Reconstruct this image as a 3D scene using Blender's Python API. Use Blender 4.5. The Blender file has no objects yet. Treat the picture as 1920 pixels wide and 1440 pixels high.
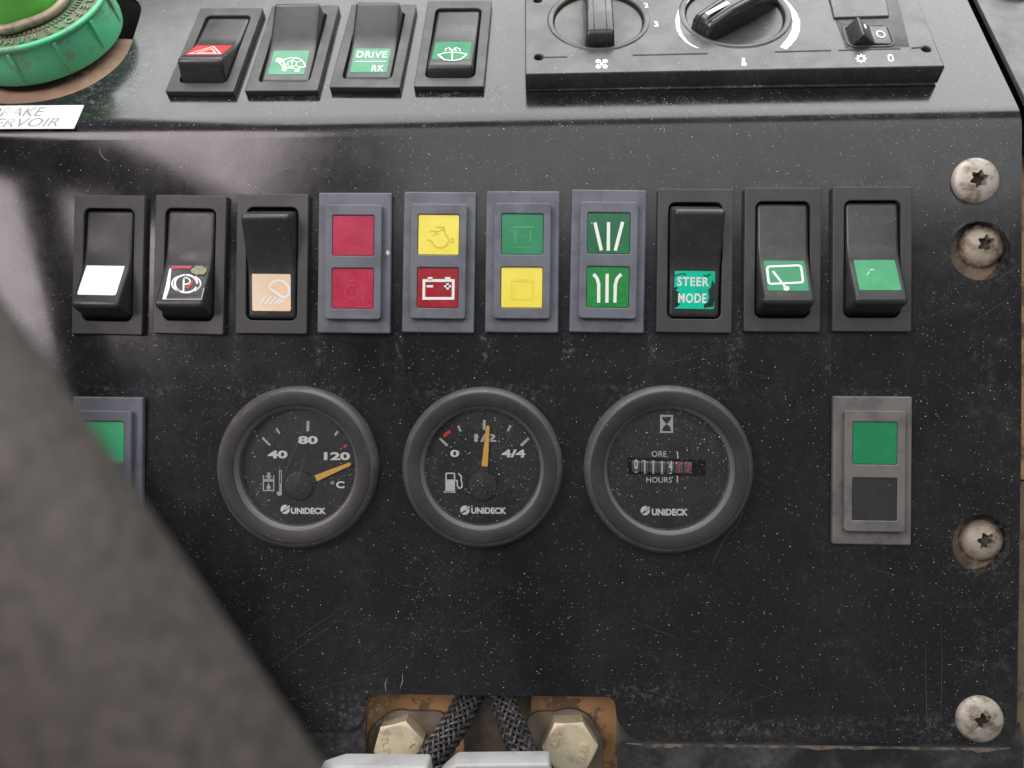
import bpy, bmesh, math, random
from mathutils import Matrix, Vector, noise

random.seed(7)
S = bpy.context.scene
COL = S.collection
PI = math.pi
R = math.radians
MM = 0.001

# ------------------------------------------------------------------ camera
F = 1550.0                       # focal length in photo pixels (photo is 1920 x 1440)
DIST = 0.2945                    # camera to panel
YAW = R(2.3)
cam_d = bpy.data.cameras.new('camera')
cam = bpy.data.objects.new('camera', cam_d)
COL.objects.link(cam)
S.camera = cam
cam_d.sensor_width = 36.0
cam_d.lens = 36.0 * F / 1920.0
cam_d.clip_start = 0.005
cam_d.clip_end = 50
cam.location = (DIST * math.sin(YAW), -DIST * math.cos(YAW), 0)
cam.rotation_euler = (R(90), 0, YAW)
cam_d.dof.use_dof = True
cam_d.dof.focus_distance = 0.298
cam_d.dof.aperture_fstop = 8.8

# ------------------------------------------------------------------ world and lamps (daylight through cab windows)
w = bpy.data.worlds.new('World')
S.world = w
w.use_nodes = True
w.node_tree.nodes['Background'].inputs[0].default_value = (0.80, 0.86, 0.92, 1)
w.node_tree.nodes['Background'].inputs[1].default_value = 0.22


def area(name, loc, sx, sy, power, col=(1, 1, 1), target=None, roll=0.0):
    """a window of daylight: a rectangle looking at target, or straight at the panel and turned by roll"""
    d = bpy.data.lights.new(name, 'AREA')
    d.shape = 'RECTANGLE'
    d.size, d.size_y = sx, sy
    d.energy = power
    d.color = col
    o = bpy.data.objects.new(name, d)
    COL.objects.link(o)
    o.location = loc
    if target is None:
        o.rotation_euler = (R(90), -roll, 0)
    else:
        o.rotation_euler = (Vector(target) - Vector(loc)).to_track_quat('-Z', 'Y').to_euler()
    return o


ws = area('windscreen_daylight', (0.16, -0.14, 1.0), 1.45, 0.74, 18, (0.98, 1.0, 0.99), (0.16, -0.14, 0))
ws.rotation_euler = (0, 0, R(16))
sw_ = area('side_window_pink_light', (-0.88, -0.95, 0.43), 1.10, 0.78, 18, (1.0, 0.86, 0.90), None, R(18))  # pink tint added to give the panel its pinkish reflection
sw_.data.shape = 'ELLIPSE'
area('rear_window_daylight', (0.35, -1.30, 0.72), 1.50, 0.85, 8.5, (0.98, 1.0, 0.99), (0.05, 0, 0.05))

S.view_settings.view_transform = 'Standard'
S.view_settings.look = 'None'
S.view_settings.exposure = 0.0
S.view_settings.gamma = 1.0

# ------------------------------------------------------------------ frames and pixel layout
cy_, sy_ = math.cos(YAW), math.sin(YAW)
C_R = Vector((cy_, sy_, 0)); C_U = Vector((0, 0, 1)); C_F = Vector((-sy_, cy_, 0))
C_O = Vector(cam.location)


def ray(px, py):
    return C_F + C_R * ((px - 960.0) / F) + C_U * ((720.0 - py) / F)


class Frame:
    """A flat frame in the place: local x, y on the surface, z out of it, in mm."""

    def __init__(self, mat):
        self.m = mat
        self.inv = mat.inverted()

    def at(self, px, py, z=0.0):
        o = self.inv @ C_O
        d = self.inv.to_3x3() @ ray(px, py)
        t = (z * MM - o.z) / d.z
        p = o + d * t
        return Vector((p.x / MM, p.y / MM))

    def sub(self, x, y, z=0.0, rotz=0.0, rotx=0.0):
        return Frame(self.m @ Matrix.Translation((x * MM, y * MM, z * MM)) @ Matrix.Rotation(rotz, 4, 'Z') @ Matrix.Rotation(rotx, 4, 'X'))


FRONT = Frame(Matrix.Rotation(R(90), 4, 'X'))
SLOPE_A = R(57)
V0 = FRONT.at(960, 228).y                      # height of the bend line
SLOPE = Frame(Matrix.Translation((0, 0, V0 * MM)) @ Matrix.Rotation(SLOPE_A, 4, 'X'))


def zoomer(x0, y0, s):
    return lambda pts: [(x0 + x / s, y0 + y / s) for x, y in pts]


# ------------------------------------------------------------------ objects
def link(o):
    COL.objects.link(o)
    return o


def thing(name, label, cat, frame, group=None):
    o = link(bpy.data.objects.new(name, None))
    o.empty_display_size = 0.01
    o.matrix_world = frame.m
    o['label'] = label
    o['category'] = cat
    if group:
        o['group'] = group
    return o


def part(name, me, mat, parent, frame=None, pframe=None, kind=None, label=None):
    o = link(bpy.data.objects.new(name, me))
    if mat is not None:
        me.materials.clear()
        me.materials.append(mat)
    o.parent = parent
    if frame is not None:
        o.matrix_local = pframe.inv @ frame.m
    if kind:
        o['kind'] = kind
    if label:
        o['label'] = label
    return o


def finish(me, smooth=True, angle=35):
    if smooth:
        me.polygons.foreach_set('use_smooth', [True] * len(me.polygons))
        me.set_sharp_from_angle(angle=R(angle))
    me.update()
    return me


def mesh(name, verts, faces, smooth=True, angle=35):
    me = bpy.data.meshes.new(name)
    me.from_pydata([(v[0] * MM, v[1] * MM, v[2] * MM) for v in verts], [], faces)
    bm = bmesh.new(); bm.from_mesh(me)
    bmesh.ops.recalc_face_normals(bm, faces=bm.faces)
    bm.to_mesh(me); bm.free()
    return finish(me, smooth, angle)


def join(meshes, name='joined'):
    bm = bmesh.new()
    for m in meshes:
        bm.from_mesh(m)
    me = bpy.data.meshes.new(name)
    bm.to_mesh(me); bm.free()
    for m in meshes:
        bpy.data.meshes.remove(m)
    return finish(me)


def rrect(cx, cy, w, h, r, n=6):
    pts = []
    r = min(r, w / 2 - 1e-4, h / 2 - 1e-4)
    for k, (sx, sy) in enumerate(((1, 1), (-1, 1), (-1, -1), (1, -1))):
        for i in range(n + 1):
            a = PI / 2 * (k + i / n)
            pts.append((cx + sx * (w / 2 - r) + r * math.cos(a), cy + sy * (h / 2 - r) + r * math.sin(a)))
    return pts


def circle(cx, cy, r, n=48):
    return [(cx + r * math.cos(2 * PI * i / n), cy + r * math.sin(2 * PI * i / n)) for i in range(n)]


def round_poly(pts, r, n=5):
    """round the corners of a polygon; r is one radius or a list"""
    out = []
    N = len(pts)
    for i in range(N):
        p0, p1, p2 = Vector(pts[i - 1]), Vector(pts[i]), Vector(pts[(i + 1) % N])
        rr = r[i] if isinstance(r, (list, tuple)) else r
        a, b = (p0 - p1), (p2 - p1)
        t = min(rr, a.length * .45, b.length * .45)
        if t < 1e-3:
            out.append(tuple(p1)); continue
        A, B = p1 + a.normalized() * t, p1 + b.normalized() * t
        for k in range(n + 1):
            u = k / n
            q = A * (1 - u) ** 2 + p1 * 2 * u * (1 - u) + B * u * u
            out.append(tuple(q))
    return out


def plate(loops, z0, z1, bevel=0.0, res=2):
    """flat plate with holes between heights z0 and z1"""
    cu = bpy.data.curves.new('outline', 'CURVE')
    cu.dimensions = '2D'
    cu.fill_mode = 'BOTH'
    for lp in loops:
        sp = cu.splines.new('POLY')
        sp.points.add(len(lp) - 1)
        for p, q in zip(sp.points, lp):
            p.co = (q[0], q[1], 0, 1)
        sp.use_cyclic_u = True
    cu.extrude = max((z1 - z0) / 2 - bevel, 0)
    cu.bevel_depth = bevel
    cu.bevel_resolution = res
    cu.offset = -bevel
    o = bpy.data.objects.new('outline', cu)
    me = bpy.data.meshes.new_from_object(o)
    bpy.data.objects.remove(o); bpy.data.curves.remove(cu)
    me.transform(Matrix.Translation((0, 0, (z0 + z1) / 2 * MM)) @ Matrix.Scale(MM, 4))
    return finish(me)


def box(x0, x1, y0, y1, z0, z1, b=0.4, seg=2):
    bm = bmesh.new()
    bmesh.ops.create_cube(bm, size=1)
    for v in bm.verts:
        v.co = ((x0 + x1) / 2 + v.co.x * (x1 - x0), (y0 + y1) / 2 + v.co.y * (y1 - y0), (z0 + z1) / 2 + v.co.z * (z1 - z0))
    if b:
        bmesh.ops.bevel(bm, geom=bm.edges[:], offset=b, segments=seg, affect='EDGES', profile=.5)
    bmesh.ops.scale(bm, vec=(MM,) * 3, verts=bm.verts)
    me = bpy.data.meshes.new('box'); bm.to_mesh(me); bm.free()
    return finish(me)


def prism(profile, width, b=1.5, seg=3, taper=1.0):
    """profile of (y, z) points swept along x; taper narrows the first ring of points by their z"""
    bm = bmesh.new()
    zs = [p[1] for p in profile]
    L, Rr = [], []
    for y, z in profile:
        k = 1.0 - (1.0 - taper) * (z - min(zs)) / (max(zs) - min(zs))
        L.append(bm.verts.new((-width / 2 * k, y, z)))
        Rr.append(bm.verts.new((width / 2 * k, y, z)))
    n = len(profile)
    bm.faces.new(L); bm.faces.new(Rr[::-1])
    for i in range(n):
        j = (i + 1) % n
        bm.faces.new((L[j], L[i], Rr[i], Rr[j]))
    bmesh.ops.recalc_face_normals(bm, faces=bm.faces)
    if b:
        bmesh.ops.bevel(bm, geom=bm.edges[:], offset=b, segments=seg, affect='EDGES', profile=.5, clamp_overlap=True)
    bmesh.ops.scale(bm, vec=(MM,) * 3, verts=bm.verts)
    me = bpy.data.meshes.new('prism'); bm.to_mesh(me); bm.free()
    return finish(me, True, 50)


def soft_prism(profile, width, r, taper=1.0, n=5):
    """profile of (y, z) points, already rounded, swept along x with rounded long edges"""
    N = len(profile)
    P = [Vector(p) for p in profile]
    area2 = sum(P[i].x * P[(i + 1) % N].y - P[(i + 1) % N].x * P[i].y for i in range(N))
    sg = 1 if area2 > 0 else -1
    nr = []
    for i in range(N):
        a = (P[i] - P[i - 1]).normalized(); b = (P[(i + 1) % N] - P[i]).normalized()
        t = (a + b).normalized()
        nr.append(Vector((-t.y, t.x)) * sg)
    zs = [p.y for p in P]
    vs, fs = [], []
    rows = [(-1, k) for k in range(n + 1)] + [(1, n - k) for k in range(n + 1)]
    for sd_, k in rows:
        th = PI / 2 * k / n
        ins = r * (1 - math.sin(th))
        x = width / 2 - r * (1 - math.cos(th))
        for i in range(N):
            q = P[i] + nr[i] * ins
            tp = 1 - (1 - taper) * (P[i].y - min(zs)) / (max(zs) - min(zs))
            vs.append((sd_ * x * tp, q.x, q.y))
    for j in range(len(rows) - 1):
        for i in range(N):
            l = (i + 1) % N
            fs.append((j * N + i, j * N + l, (j + 1) * N + l, (j + 1) * N + i))
    fs.append(tuple(range(N))); fs.append(tuple((len(rows) - 1) * N + i for i in range(N)))
    return mesh('rocker', vs, fs, True, 60)


def lathe(prof, n=72, cap=True, angle=35, wob=None):
    vs, fs = [], []
    for j, (r, z) in enumerate(prof):
        for i in range(n):
            a = 2 * PI * i / n
            rr = r * (wob(a, j) if wob else 1)
            vs.append((rr * math.cos(a), rr * math.sin(a), z))
    for j in range(len(prof) - 1):
        for i in range(n):
            k = (i + 1) % n
            fs.append((j * n + i, j * n + k, (j + 1) * n + k, (j + 1) * n + i))
    if cap:
        fs.append(tuple((len(prof) - 1) * n + i for i in range(n)))
    return mesh('lathe', vs, fs, True, angle)


def tube(path, r, n=8, closed=False, rad=None):
    path = [Vector(p) for p in path]
    N = len(path)
    vs, fs = [], []
    ref = None
    for i in range(N):
        if closed:
            t = path[(i + 1) % N] - path[i - 1]
        else:
            t = path[min(i + 1, N - 1)] - path[max(i - 1, 0)]
        t.normalize()
        if ref is None:
            ref = t.orthogonal().normalized()
        ref = (ref - t * ref.dot(t)).normalized()
        b = t.cross(ref)
        rr = rad[i] if rad else r
        for k in range(n):
            a = 2 * PI * k / n
            vs.append(path[i] + (ref * math.cos(a) + b * math.sin(a)) * rr)
    for i in range(N if closed else N - 1):
        j = (i + 1) % N
        for k in range(n):
            l = (k + 1) % n
            fs.append((i * n + k, i * n + l, j * n + l, j * n + k))
    if not closed:
        fs.append(tuple(range(n))[::-1]); fs.append(tuple((N - 1) * n + k for k in range(n)))
    return mesh('tube', vs, fs, True, 60)


def ribbon(pts, wd, z, closed=False, th=0.05, taper=None):
    """printed stroke along 2D points"""
    pts = [Vector(p) for p in pts]
    N = len(pts)
    L, Q = [], []
    for i in range(N):
        if closed:
            a, b = pts[i] - pts[i - 1], pts[(i + 1) % N] - pts[i]
        else:
            a = pts[i] - pts[max(i - 1, 0)] if i else pts[1] - pts[0]
            b = pts[min(i + 1, N - 1)] - pts[i] if i < N - 1 else a
        a = a.normalized(); b = b.normalized()
        t = (a + b)
        t = t.normalized() if t.length > 1e-6 else a
        nrm = Vector((-t.y, t.x))
        c = max(0.45, nrm.dot(Vector((-a.y, a.x))))
        ww = wd / 2 / c * (taper[i] if taper else 1)
        L.append(pts[i] + nrm * ww); Q.append(pts[i] - nrm * ww)
    vs = [(p.x, p.y, z + th) for p in L] + [(p.x, p.y, z + th) for p in Q]
    fs = []
    for i in range(N if closed else N - 1):
        j = (i + 1) % N
        fs.append((i, j, N + j, N + i))
    me = bpy.data.meshes.new('stroke')
    me.from_pydata([(a * MM, b * MM, c * MM) for a, b, c in vs], [], fs)
    bm = bmesh.new(); bm.from_mesh(me)
    for f in bm.faces:
        f.normal_update()
        if f.normal.z < 0:
            f.normal_flip()
    bm.to_mesh(me); bm.free()
    return me


def flat(pts, z):
    me = bpy.data.meshes.new('flat')
    me.from_pydata([(p[0] * MM, p[1] * MM, z * MM) for p in pts], [], [tuple(range(len(pts)))])
    bm = bmesh.new(); bm.from_mesh(me)
    for f in bm.faces:
        f.normal_update()
        if f.normal.z < 0:
            f.normal_flip()
    bm.to_mesh(me); bm.free()
    return me


def text_mesh(frame, z, s, px, py, wpx, hpx, bold=0.0, depth=0.0, spacing=1.0, shear=0.0, rot=0.0):
    """letters filling a box of photo pixels (centre, width, height) on a surface"""
    cu = bpy.data.curves.new('letters', 'FONT')
    cu.body = s
    cu.size = 1
    cu.offset = bold
    cu.space_character = spacing
    cu.shear = shear
    cu.resolution_u = 3
    if depth:
        cu.extrude = 0.001
    o = bpy.data.objects.new('letters', cu)
    me = bpy.data.meshes.new_from_object(o)
    bpy.data.objects.remove(o); bpy.data.curves.remove(cu)
    xs = [v.co.x for v in me.vertices]; ys = [v.co.y for v in me.vertices]
    c = frame.at(px, py, z)
    W = (frame.at(px + wpx / 2, py, z) - frame.at(px - wpx / 2, py, z)).length
    H = (frame.at(px, py - hpx / 2, z) - frame.at(px, py + hpx / 2, z)).length
    sx, sy = W / (max(xs) - min(xs)), H / (max(ys) - min(ys))
    mx, my = (max(xs) + min(xs)) / 2, (max(ys) + min(ys)) / 2
    sz = depth / 0.002 if depth else 1
    me.transform(Matrix.Translation((c.x * MM, c.y * MM, (z + depth / 2 + .03) * MM)) @ Matrix.Rotation(rot, 4, 'Z') @
                 Matrix.Diagonal((sx * MM, sy * MM, sz * MM, 1)) @ Matrix.Translation((-mx, -my, 0)))
    return me


# ------------------------------------------------------------------ materials
def lin(c):
    return tuple(((v / 255) / 12.92 if v <= 10 else (((v / 255) + .055) / 1.055) ** 2.4) for v in c)


class NT:
    def __init__(self, tree):
        self.t = tree

    def n(self, kind, **kw):
        nd = self.t.nodes.new(kind)
        ins = kw.pop('ins', {})
        for k, v in kw.items():
            setattr(nd, k, v)
        for k, v in ins.items():
            if hasattr(v, 'is_output') or isinstance(v, bpy.types.NodeSocket):
                self.t.links.new(v, nd.inputs[k])
            else:
                nd.inputs[k].default_value = v
        return nd

    def math(self, op, a, b=0.0, clamp=False):
        nd = self.n('ShaderNodeMath', operation=op, use_clamp=clamp, ins={0: a, 1: b})
        return nd.outputs[0]

    def maprange(self, v, a, b, c, d, smooth=True):
        nd = self.n('ShaderNodeMapRange', ins={0: v, 1: a, 2: b, 3: c, 4: d})
        nd.interpolation_type = 'SMOOTHSTEP' if smooth else 'LINEAR'
        return nd.outputs[0]

    def mix(self, fac, a, b):
        nd = self.n('ShaderNodeMix', data_type='RGBA')
        for sock, v in ((nd.inputs[0], fac), (nd.inputs[6], a), (nd.inputs[7], b)):
            if isinstance(v, bpy.types.NodeSocket):
                self.t.links.new(v, sock)
            elif isinstance(v, (tuple, list)):
                sock.default_value = (*v[:3], 1)
            else:
                sock.default_value = v
        return nd.outputs[2]

    def noise(self, vec, scale, detail=4, rough=.55, dist=0):
        return self.n('ShaderNodeTexNoise', ins={'Vector': vec, 'Scale': scale, 'Detail': detail, 'Roughness': rough, 'Distortion': dist}).outputs[0]


def base_nodes(name):
    m = bpy.data.materials.new(name)
    m.use_nodes = True
    t = NT(m.node_tree)
    bs = m.node_tree.nodes['Principled BSDF']
    geo = t.n('ShaderNodeNewGeometry')
    vec = t.n('ShaderNodeVectorMath', operation='SCALE', ins={0: geo.outputs['Position'], 'Scale': 1000.0}).outputs[0]
    return m, t, bs, vec


def specks(t, vec, amount, size=1.0, sc=1.35):
    v = t.n('ShaderNodeTexVoronoi', ins={'Vector': vec, 'Scale': sc})
    sep = t.n('ShaderNodeSeparateColor', ins={0: v.outputs['Color']})
    big = t.math('POWER', sep.outputs[0], 5.0)
    thr = t.math('ADD', t.math('MULTIPLY', big, .16 * size * sc), .125 * size * sc)
    inside = t.maprange(t.math('DIVIDE', v.outputs['Distance'], thr), 1.0, .55, 0, 1)
    cl = t.maprange(t.noise(vec, .022, 3), .38, .66, .40, 1.7)
    on = t.math('LESS_THAN', sep.outputs[1], t.math('MULTIPLY', cl, amount))
    return t.math('MULTIPLY', t.math('MULTIPLY', inside, on), t.math('ADD', t.math('MULTIPLY', t.math('POWER', sep.outputs[2], 2.5), .85), .15))


def hairlines(t, vec, ang, along, across, thr, amt):
    v = t.n('ShaderNodeVectorRotate', rotation_type='Y_AXIS', ins={'Vector': vec, 'Angle': ang}).outputs[0]
    v = t.n('ShaderNodeVectorMath', operation='MULTIPLY', ins={0: v, 1: (along, .02, across)}).outputs[0]
    return t.maprange(t.noise(v, 1.0, 1, .5, .25), thr, thr + .05, 0, amt)


def stuff_mat(name, col, rough=.5, col2=None, mot_scale=.06, mot=(.45, .65), dust=0.0, dust_col=(.36, .35, .33), dust_scale=.05,
              speck=0.0, speck_size=1.0, metal=0.0, bump=0.0, bump_scale=2.0, spec=.5, rough_var=.08, grain=0.0, coat=0.0, streak=0.0, rib_shade=0.0):
    m, t, bs, vec = base_nodes(name)
    c = col
    if col2 is not None:
        f = t.maprange(t.noise(vec, mot_scale, 6, .65), mot[0], mot[1], 0, 1)
        c = t.mix(f, col, col2)
    if grain:
        g = t.noise(vec, 3.0, 3, .7)
        c = t.mix(t.maprange(g, .35, .7, 0, grain), c, (.5, .5, .5))
    df = None
    if dust:
        a = t.noise(vec, dust_scale, 7, .68)
        b = t.noise(vec, dust_scale * 9, 4, .7)
        df = t.math('MULTIPLY', t.maprange(a, .38, .72, .12, 1), t.math('MULTIPLY', t.maprange(b, .3, .75, .3, 1), dust))
        c = t.mix(df, c, dust_col)
    sp = None
    if speck:
        sp = specks(t, vec, speck, speck_size)
        c = t.mix(sp, c, (.80, .80, .78))
    if streak:
        s1 = hairlines(t, vec, R(33), .015, 2.2, .70, streak)
        s2 = hairlines(t, vec, R(-24), .018, 2.5, .71, streak)
        zone = t.maprange(t.noise(vec, .018, 2), .5, .62, 0, 1)
        st = t.math('MULTIPLY', t.math('MAXIMUM', s1, s2), zone)
        c = t.mix(st, c, (.45, .45, .45))
    if rib_shade:
        rv = t.n('ShaderNodeVectorRotate', rotation_type='Y_AXIS', ins={'Vector': vec, 'Angle': R(40)}).outputs[0]
        wv = t.n('ShaderNodeTexWave', ins={'Vector': rv, 'Scale': .55, 'Distortion': .3}).outputs['Fac']
        c = t.mix(t.math('MULTIPLY', wv, rib_shade), c, tuple(v * .45 for v in col))  # shading of moulded ribs put into the colour as darker diagonal bands
    if isinstance(c, bpy.types.NodeSocket):
        t.t.links.new(c, bs.inputs['Base Color'])
    else:
        bs.inputs['Base Color'].default_value = (*c, 1)
    rn = t.maprange(t.noise(vec, .09, 5, .6), .3, .7, rough - rough_var, rough + rough_var)
    if sp is not None:
        rn = t.math('MAXIMUM', rn, t.math('MULTIPLY', sp, .8))
    if df is not None:
        rn = t.math('ADD', rn, t.math('MULTIPLY', df, .5), True)
    t.t.links.new(rn, bs.inputs['Roughness'])
    bs.inputs['Metallic'].default_value = metal
    bs.inputs['Specular IOR Level'].default_value = spec
    if coat:
        bs.inputs['Coat Weight'].default_value = coat
        bs.inputs['Coat Roughness'].default_value = .08
    if bump:
        b = t.n('ShaderNodeBump', ins={'Strength': bump, 'Distance': .0002, 'Height': t.noise(vec, bump_scale, 3, .6)})
        t.t.links.new(b.outputs[0], bs.inputs['Normal'])
    return m


M = {}
M['paint'] = stuff_mat('black_panel_paint', (.010, .010, .0115), .16, dust=.05, dust_scale=.03, speck=.62, speck_size=.74, rough_var=.03, bump=.05, bump_scale=.25, streak=.07)
M['lower'] = stuff_mat('black_lower_paint', (.012, .012, .014), .35, col2=(.05, .048, .045), dust=.22, speck=.35, rough_var=.1, bump=.1, bump_scale=.6)
M['frame'] = stuff_mat('black_moulded_plastic', (.036, .0345, .033), .46, dust=.07, speck=.05, speck_size=.8, bump=.25, bump_scale=2.6)
M['rocker'] = stuff_mat('black_rocker_plastic', (.026, .0255, .025), .33, dust=.08, speck=.14, speck_size=.7, bump=.2, bump_scale=2.8)
M['bezel'] = stuff_mat('black_bezel_plastic', (.018, .0172, .0165), .44, dust=.06, speck=.13, speck_size=.8, bump=.3, bump_scale=2.6)
M['bluegrey'] = stuff_mat('bluish_grey_plastic', lin((98, 101, 110)), .5, col2=lin((84, 86, 94)), mot_scale=.09, dust=.10, speck=.07, bump=.15)
M['warmgrey'] = stuff_mat('warm_grey_plastic', lin((108, 103, 100)), .55, col2=lin((88, 85, 84)), mot_scale=.09, dust=.08, speck=.05, bump=.15)
M['void'] = stuff_mat('black_hollow', (.003, .003, .003), .9, spec=.05)  # near-black colour puts the shade of deep gaps and openings into the material
M['white_print'] = stuff_mat('white_print', (.80, .80, .78), .55)
M['grey_print'] = stuff_mat('grey_print', (.58, .58, .57), .55)
M['dial_print'] = stuff_mat('dial_print', (.90, .90, .88), .6)
M['red_print'] = stuff_mat('red_print', (.75, .05, .05), .55)
M['groove'] = stuff_mat('groove_black', (.006, .006, .006), .7)
M['lens_white'] = stuff_mat('white_lens', (.86, .86, .85), .3, speck=.0)
M['lens_orange'] = stuff_mat('pale_orange_lens', (.93, .67, .44), .3, col2=(.93, .74, .53))
M['lens_red'] = stuff_mat('red_lens', lin((178, 30, 66)), .28, col2=lin((196, 42, 80)), mot_scale=.1, speck=.10, speck_size=.7, bump=.2, bump_scale=1.5, rib_shade=.35)
M['lens_red2'] = stuff_mat('dark_red_lens', lin((150, 16, 26)), .26, col2=lin((172, 26, 34)), mot_scale=.3, speck=.05, bump=.2, bump_scale=1.5, rib_shade=.35)
M['lens_yellow'] = stuff_mat('yellow_lens', lin((236, 218, 72)), .3, col2=lin((240, 226, 96)), speck=.04)
M['yellow_dim'] = stuff_mat('faded_yellow_print', lin((205, 185, 40)), .4)
M['yellow_dim2'] = stuff_mat('very_faded_yellow_print', lin((226, 208, 64)), .4)
M['lens_green'] = stuff_mat('green_lens', lin((32, 126, 82)), .3, col2=lin((42, 136, 90)), speck=.06, speck_size=.7)
M['lens_green_dark'] = stuff_mat('deep_green_lens', lin((14, 96, 56)), .25, col2=lin((20, 108, 62)), speck=.06)
M['lens_green_bright'] = stuff_mat('bright_green_lens', lin((24, 130, 54)), .25, col2=lin((30, 146, 62)), mot_scale=.4, speck=.04, rib_shade=.35)
M['lens_green_pale'] = stuff_mat('pale_green_lens', lin((70, 168, 118)), .35, col2=lin((84, 178, 126)), speck=.05)
M['lens_green_mid'] = stuff_mat('mid_green_lens', lin((42, 138, 88)), .35, col2=lin((52, 148, 96)), speck=.08, mot_scale=.1)
M['green_dim'] = stuff_mat('faded_green_print', lin((64, 158, 104)), .4)
M['red_dim'] = stuff_mat('faded_red_print', lin((198, 62, 94)), .4)
M['lens_teal'] = stuff_mat('teal_lens', lin((0, 205, 162)), .15, col2=lin((14, 186, 146)), mot_scale=.12, coat=.6)
M['lens_black'] = stuff_mat('dark_lens', (.028, .027, .026), .4, speck=.12, speck_size=.8)
M['lens_smoke'] = stuff_mat('worn_smoky_lens', (.06, .058, .062), .22, col2=(.09, .088, .09))
M['lens_hazard'] = stuff_mat('hazard_red_lens', lin((196, 52, 50)), .4)
M['moss'] = stuff_mat('olive_residue', (.24, .23, .14), .9, col2=(.36, .35, .25), mot_scale=1.2, bump=1.0, bump_scale=1.5)
M['red_scrap'] = stuff_mat('red_scrap', (.45, .06, .07), .5, col2=(.3, .03, .04), mot_scale=1.5)
M['dial'] = stuff_mat('dial_black', (.012, .012, .013), .5, bump=.1)
M['hub'] = stuff_mat('needle_hub', (.028, .027, .026), .45, bump=.2)
M['needle'] = stuff_mat('orange_needle', (.97, .52, .06), .4, col2=(.98, .60, .11))
M['rim'] = stuff_mat('dusty_bezel_edge', (.060, .058, .055), .40, bump=.3, bump_scale=2.0, dust=.22, dust_scale=.12, speck=.2)
M['screw'] = stuff_mat('weathered_screw', (.44, .40, .34), .5, col2=(.20, .135, .08), mot_scale=.20, mot=(.47, .66), metal=.25, dust=.3, bump=.8, bump_scale=.8, spec=.5)
M['rusty_screw'] = stuff_mat('rusty_screw', (.42, .36, .28), .5, col2=(.17, .115, .07), mot_scale=.16, metal=.25, dust=.3, bump=.9, bump_scale=.8)
M['socket_dirt_shade'] = stuff_mat('socket_dirt_shade', (.035, .026, .018), .8)
M['zinc'] = stuff_mat('yellow_zinc', (.74, .65, .44), .45, col2=(.46, .37, .24), mot_scale=.12, mot=(.46, .70), metal=.35, dust=.2, bump=.6, bump_scale=.7)
M['bracket'] = stuff_mat('dusty_steel', (.19, .15, .11), .6, col2=(.10, .085, .07), mot_scale=.1, dust=.3, dust_col=(.3, .24, .17), bump=.5, bump_scale=.5)
M['tan'] = stuff_mat('tan_painted_steel', (.44, .24, .10), .6, col2=(.13, .08, .045), mot_scale=.10, mot=(.50, .60), dust=.22, dust_col=(.4, .29, .18), bump=.6, bump_scale=.7)
M['tan_dirt'] = stuff_mat('tan_dirty', (.33, .21, .14), .6, col2=(.24, .15, .10), mot_scale=.05, bump=.3)
M['pocket'] = stuff_mat('dirty_pocket', (.20, .14, .09), .7, col2=(.09, .065, .045), mot_scale=.12, dust=.15, dust_col=(.3, .23, .16), bump=.6, bump_scale=.8)
M['strand'] = stuff_mat('braid_strand', (.022, .020, .019), .40, col2=(.045, .04, .036), mot_scale=.2, dust=.07)
M['grey_block'] = stuff_mat('light_grey_plastic', (.43, .43, .42), .5, col2=(.34, .34, .33), mot_scale=.05, dust=.1)
M['wheel'] = stuff_mat('worn_wheel_rubber', (.092, .070, .060), .62, col2=(.034, .034, .031), mot_scale=.55, mot=(.36, .64), bump=1.0, bump_scale=.8, dust=.04, dust_scale=.15, spec=.35)
M['cap'] = stuff_mat('green_cap_plastic', lin((88, 204, 150)), .5, col2=lin((116, 148, 114)), mot_scale=.11, mot=(.48, .70), dust=.34, dust_col=(.30, .29, .21), dust_scale=.09, speck=.0, bump=.3, bump_scale=.7)
M['cap_top'] = stuff_mat('dirty_green_cap_top', lin((88, 112, 84)), .6, col2=lin((112, 100, 80)), mot_scale=.09, mot=(.42, .66), dust=.25, dust_col=(.32, .29, .23), bump=.5, bump_scale=.7)
M['cap_letter'] = stuff_mat('dirty_cap_letter', lin((84, 156, 112)), .55, col2=lin((118, 122, 96)), mot_scale=.14, mot=(.40, .62), dust=.25, dust_col=(.3, .27, .2))
M['boss'] = stuff_mat('bright_green_plastic', lin((112, 208, 88)), .42, col2=lin((96, 190, 76)), mot_scale=.06, bump=.1)
M['wire'] = stuff_mat('dirty_wire', (.36, .29, .21), .45, col2=(.19, .15, .11), mot_scale=.2, metal=.2)
M['label'] = stuff_mat('white_label', (.84, .84, .82), .4, speck=0)
M['label_ink'] = stuff_mat('label_ink', (.30, .31, .30), .5, col2=(.72, .72, .71), mot_scale=.06, mot=(.52, .62))
M['heater'] = stuff_mat('heater_plastic', (.040, .040, .039), .34, dust=.10, speck=.22, speck_size=.8, bump=.15, bump_scale=2.4, col2=(.050, .049, .047), mot_scale=.05)
M['knob'] = stuff_mat('knob_plastic', (.030, .030, .030), .22, dust=.06, speck=.10, speck_size=.8)
M['knob_disc'] = stuff_mat('knob_disc', (.045, .044, .042), .35, dust=.20, dust_col=(.40, .36, .28), speck=.15)
M['side'] = stuff_mat('side_panel_plastic', (.060, .060, .058), .42, dust=.20, speck=.05, bump=.25)
M['dark_resin'] = stuff_mat('dark_glue', (.01, .03, .025), .3)


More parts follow.
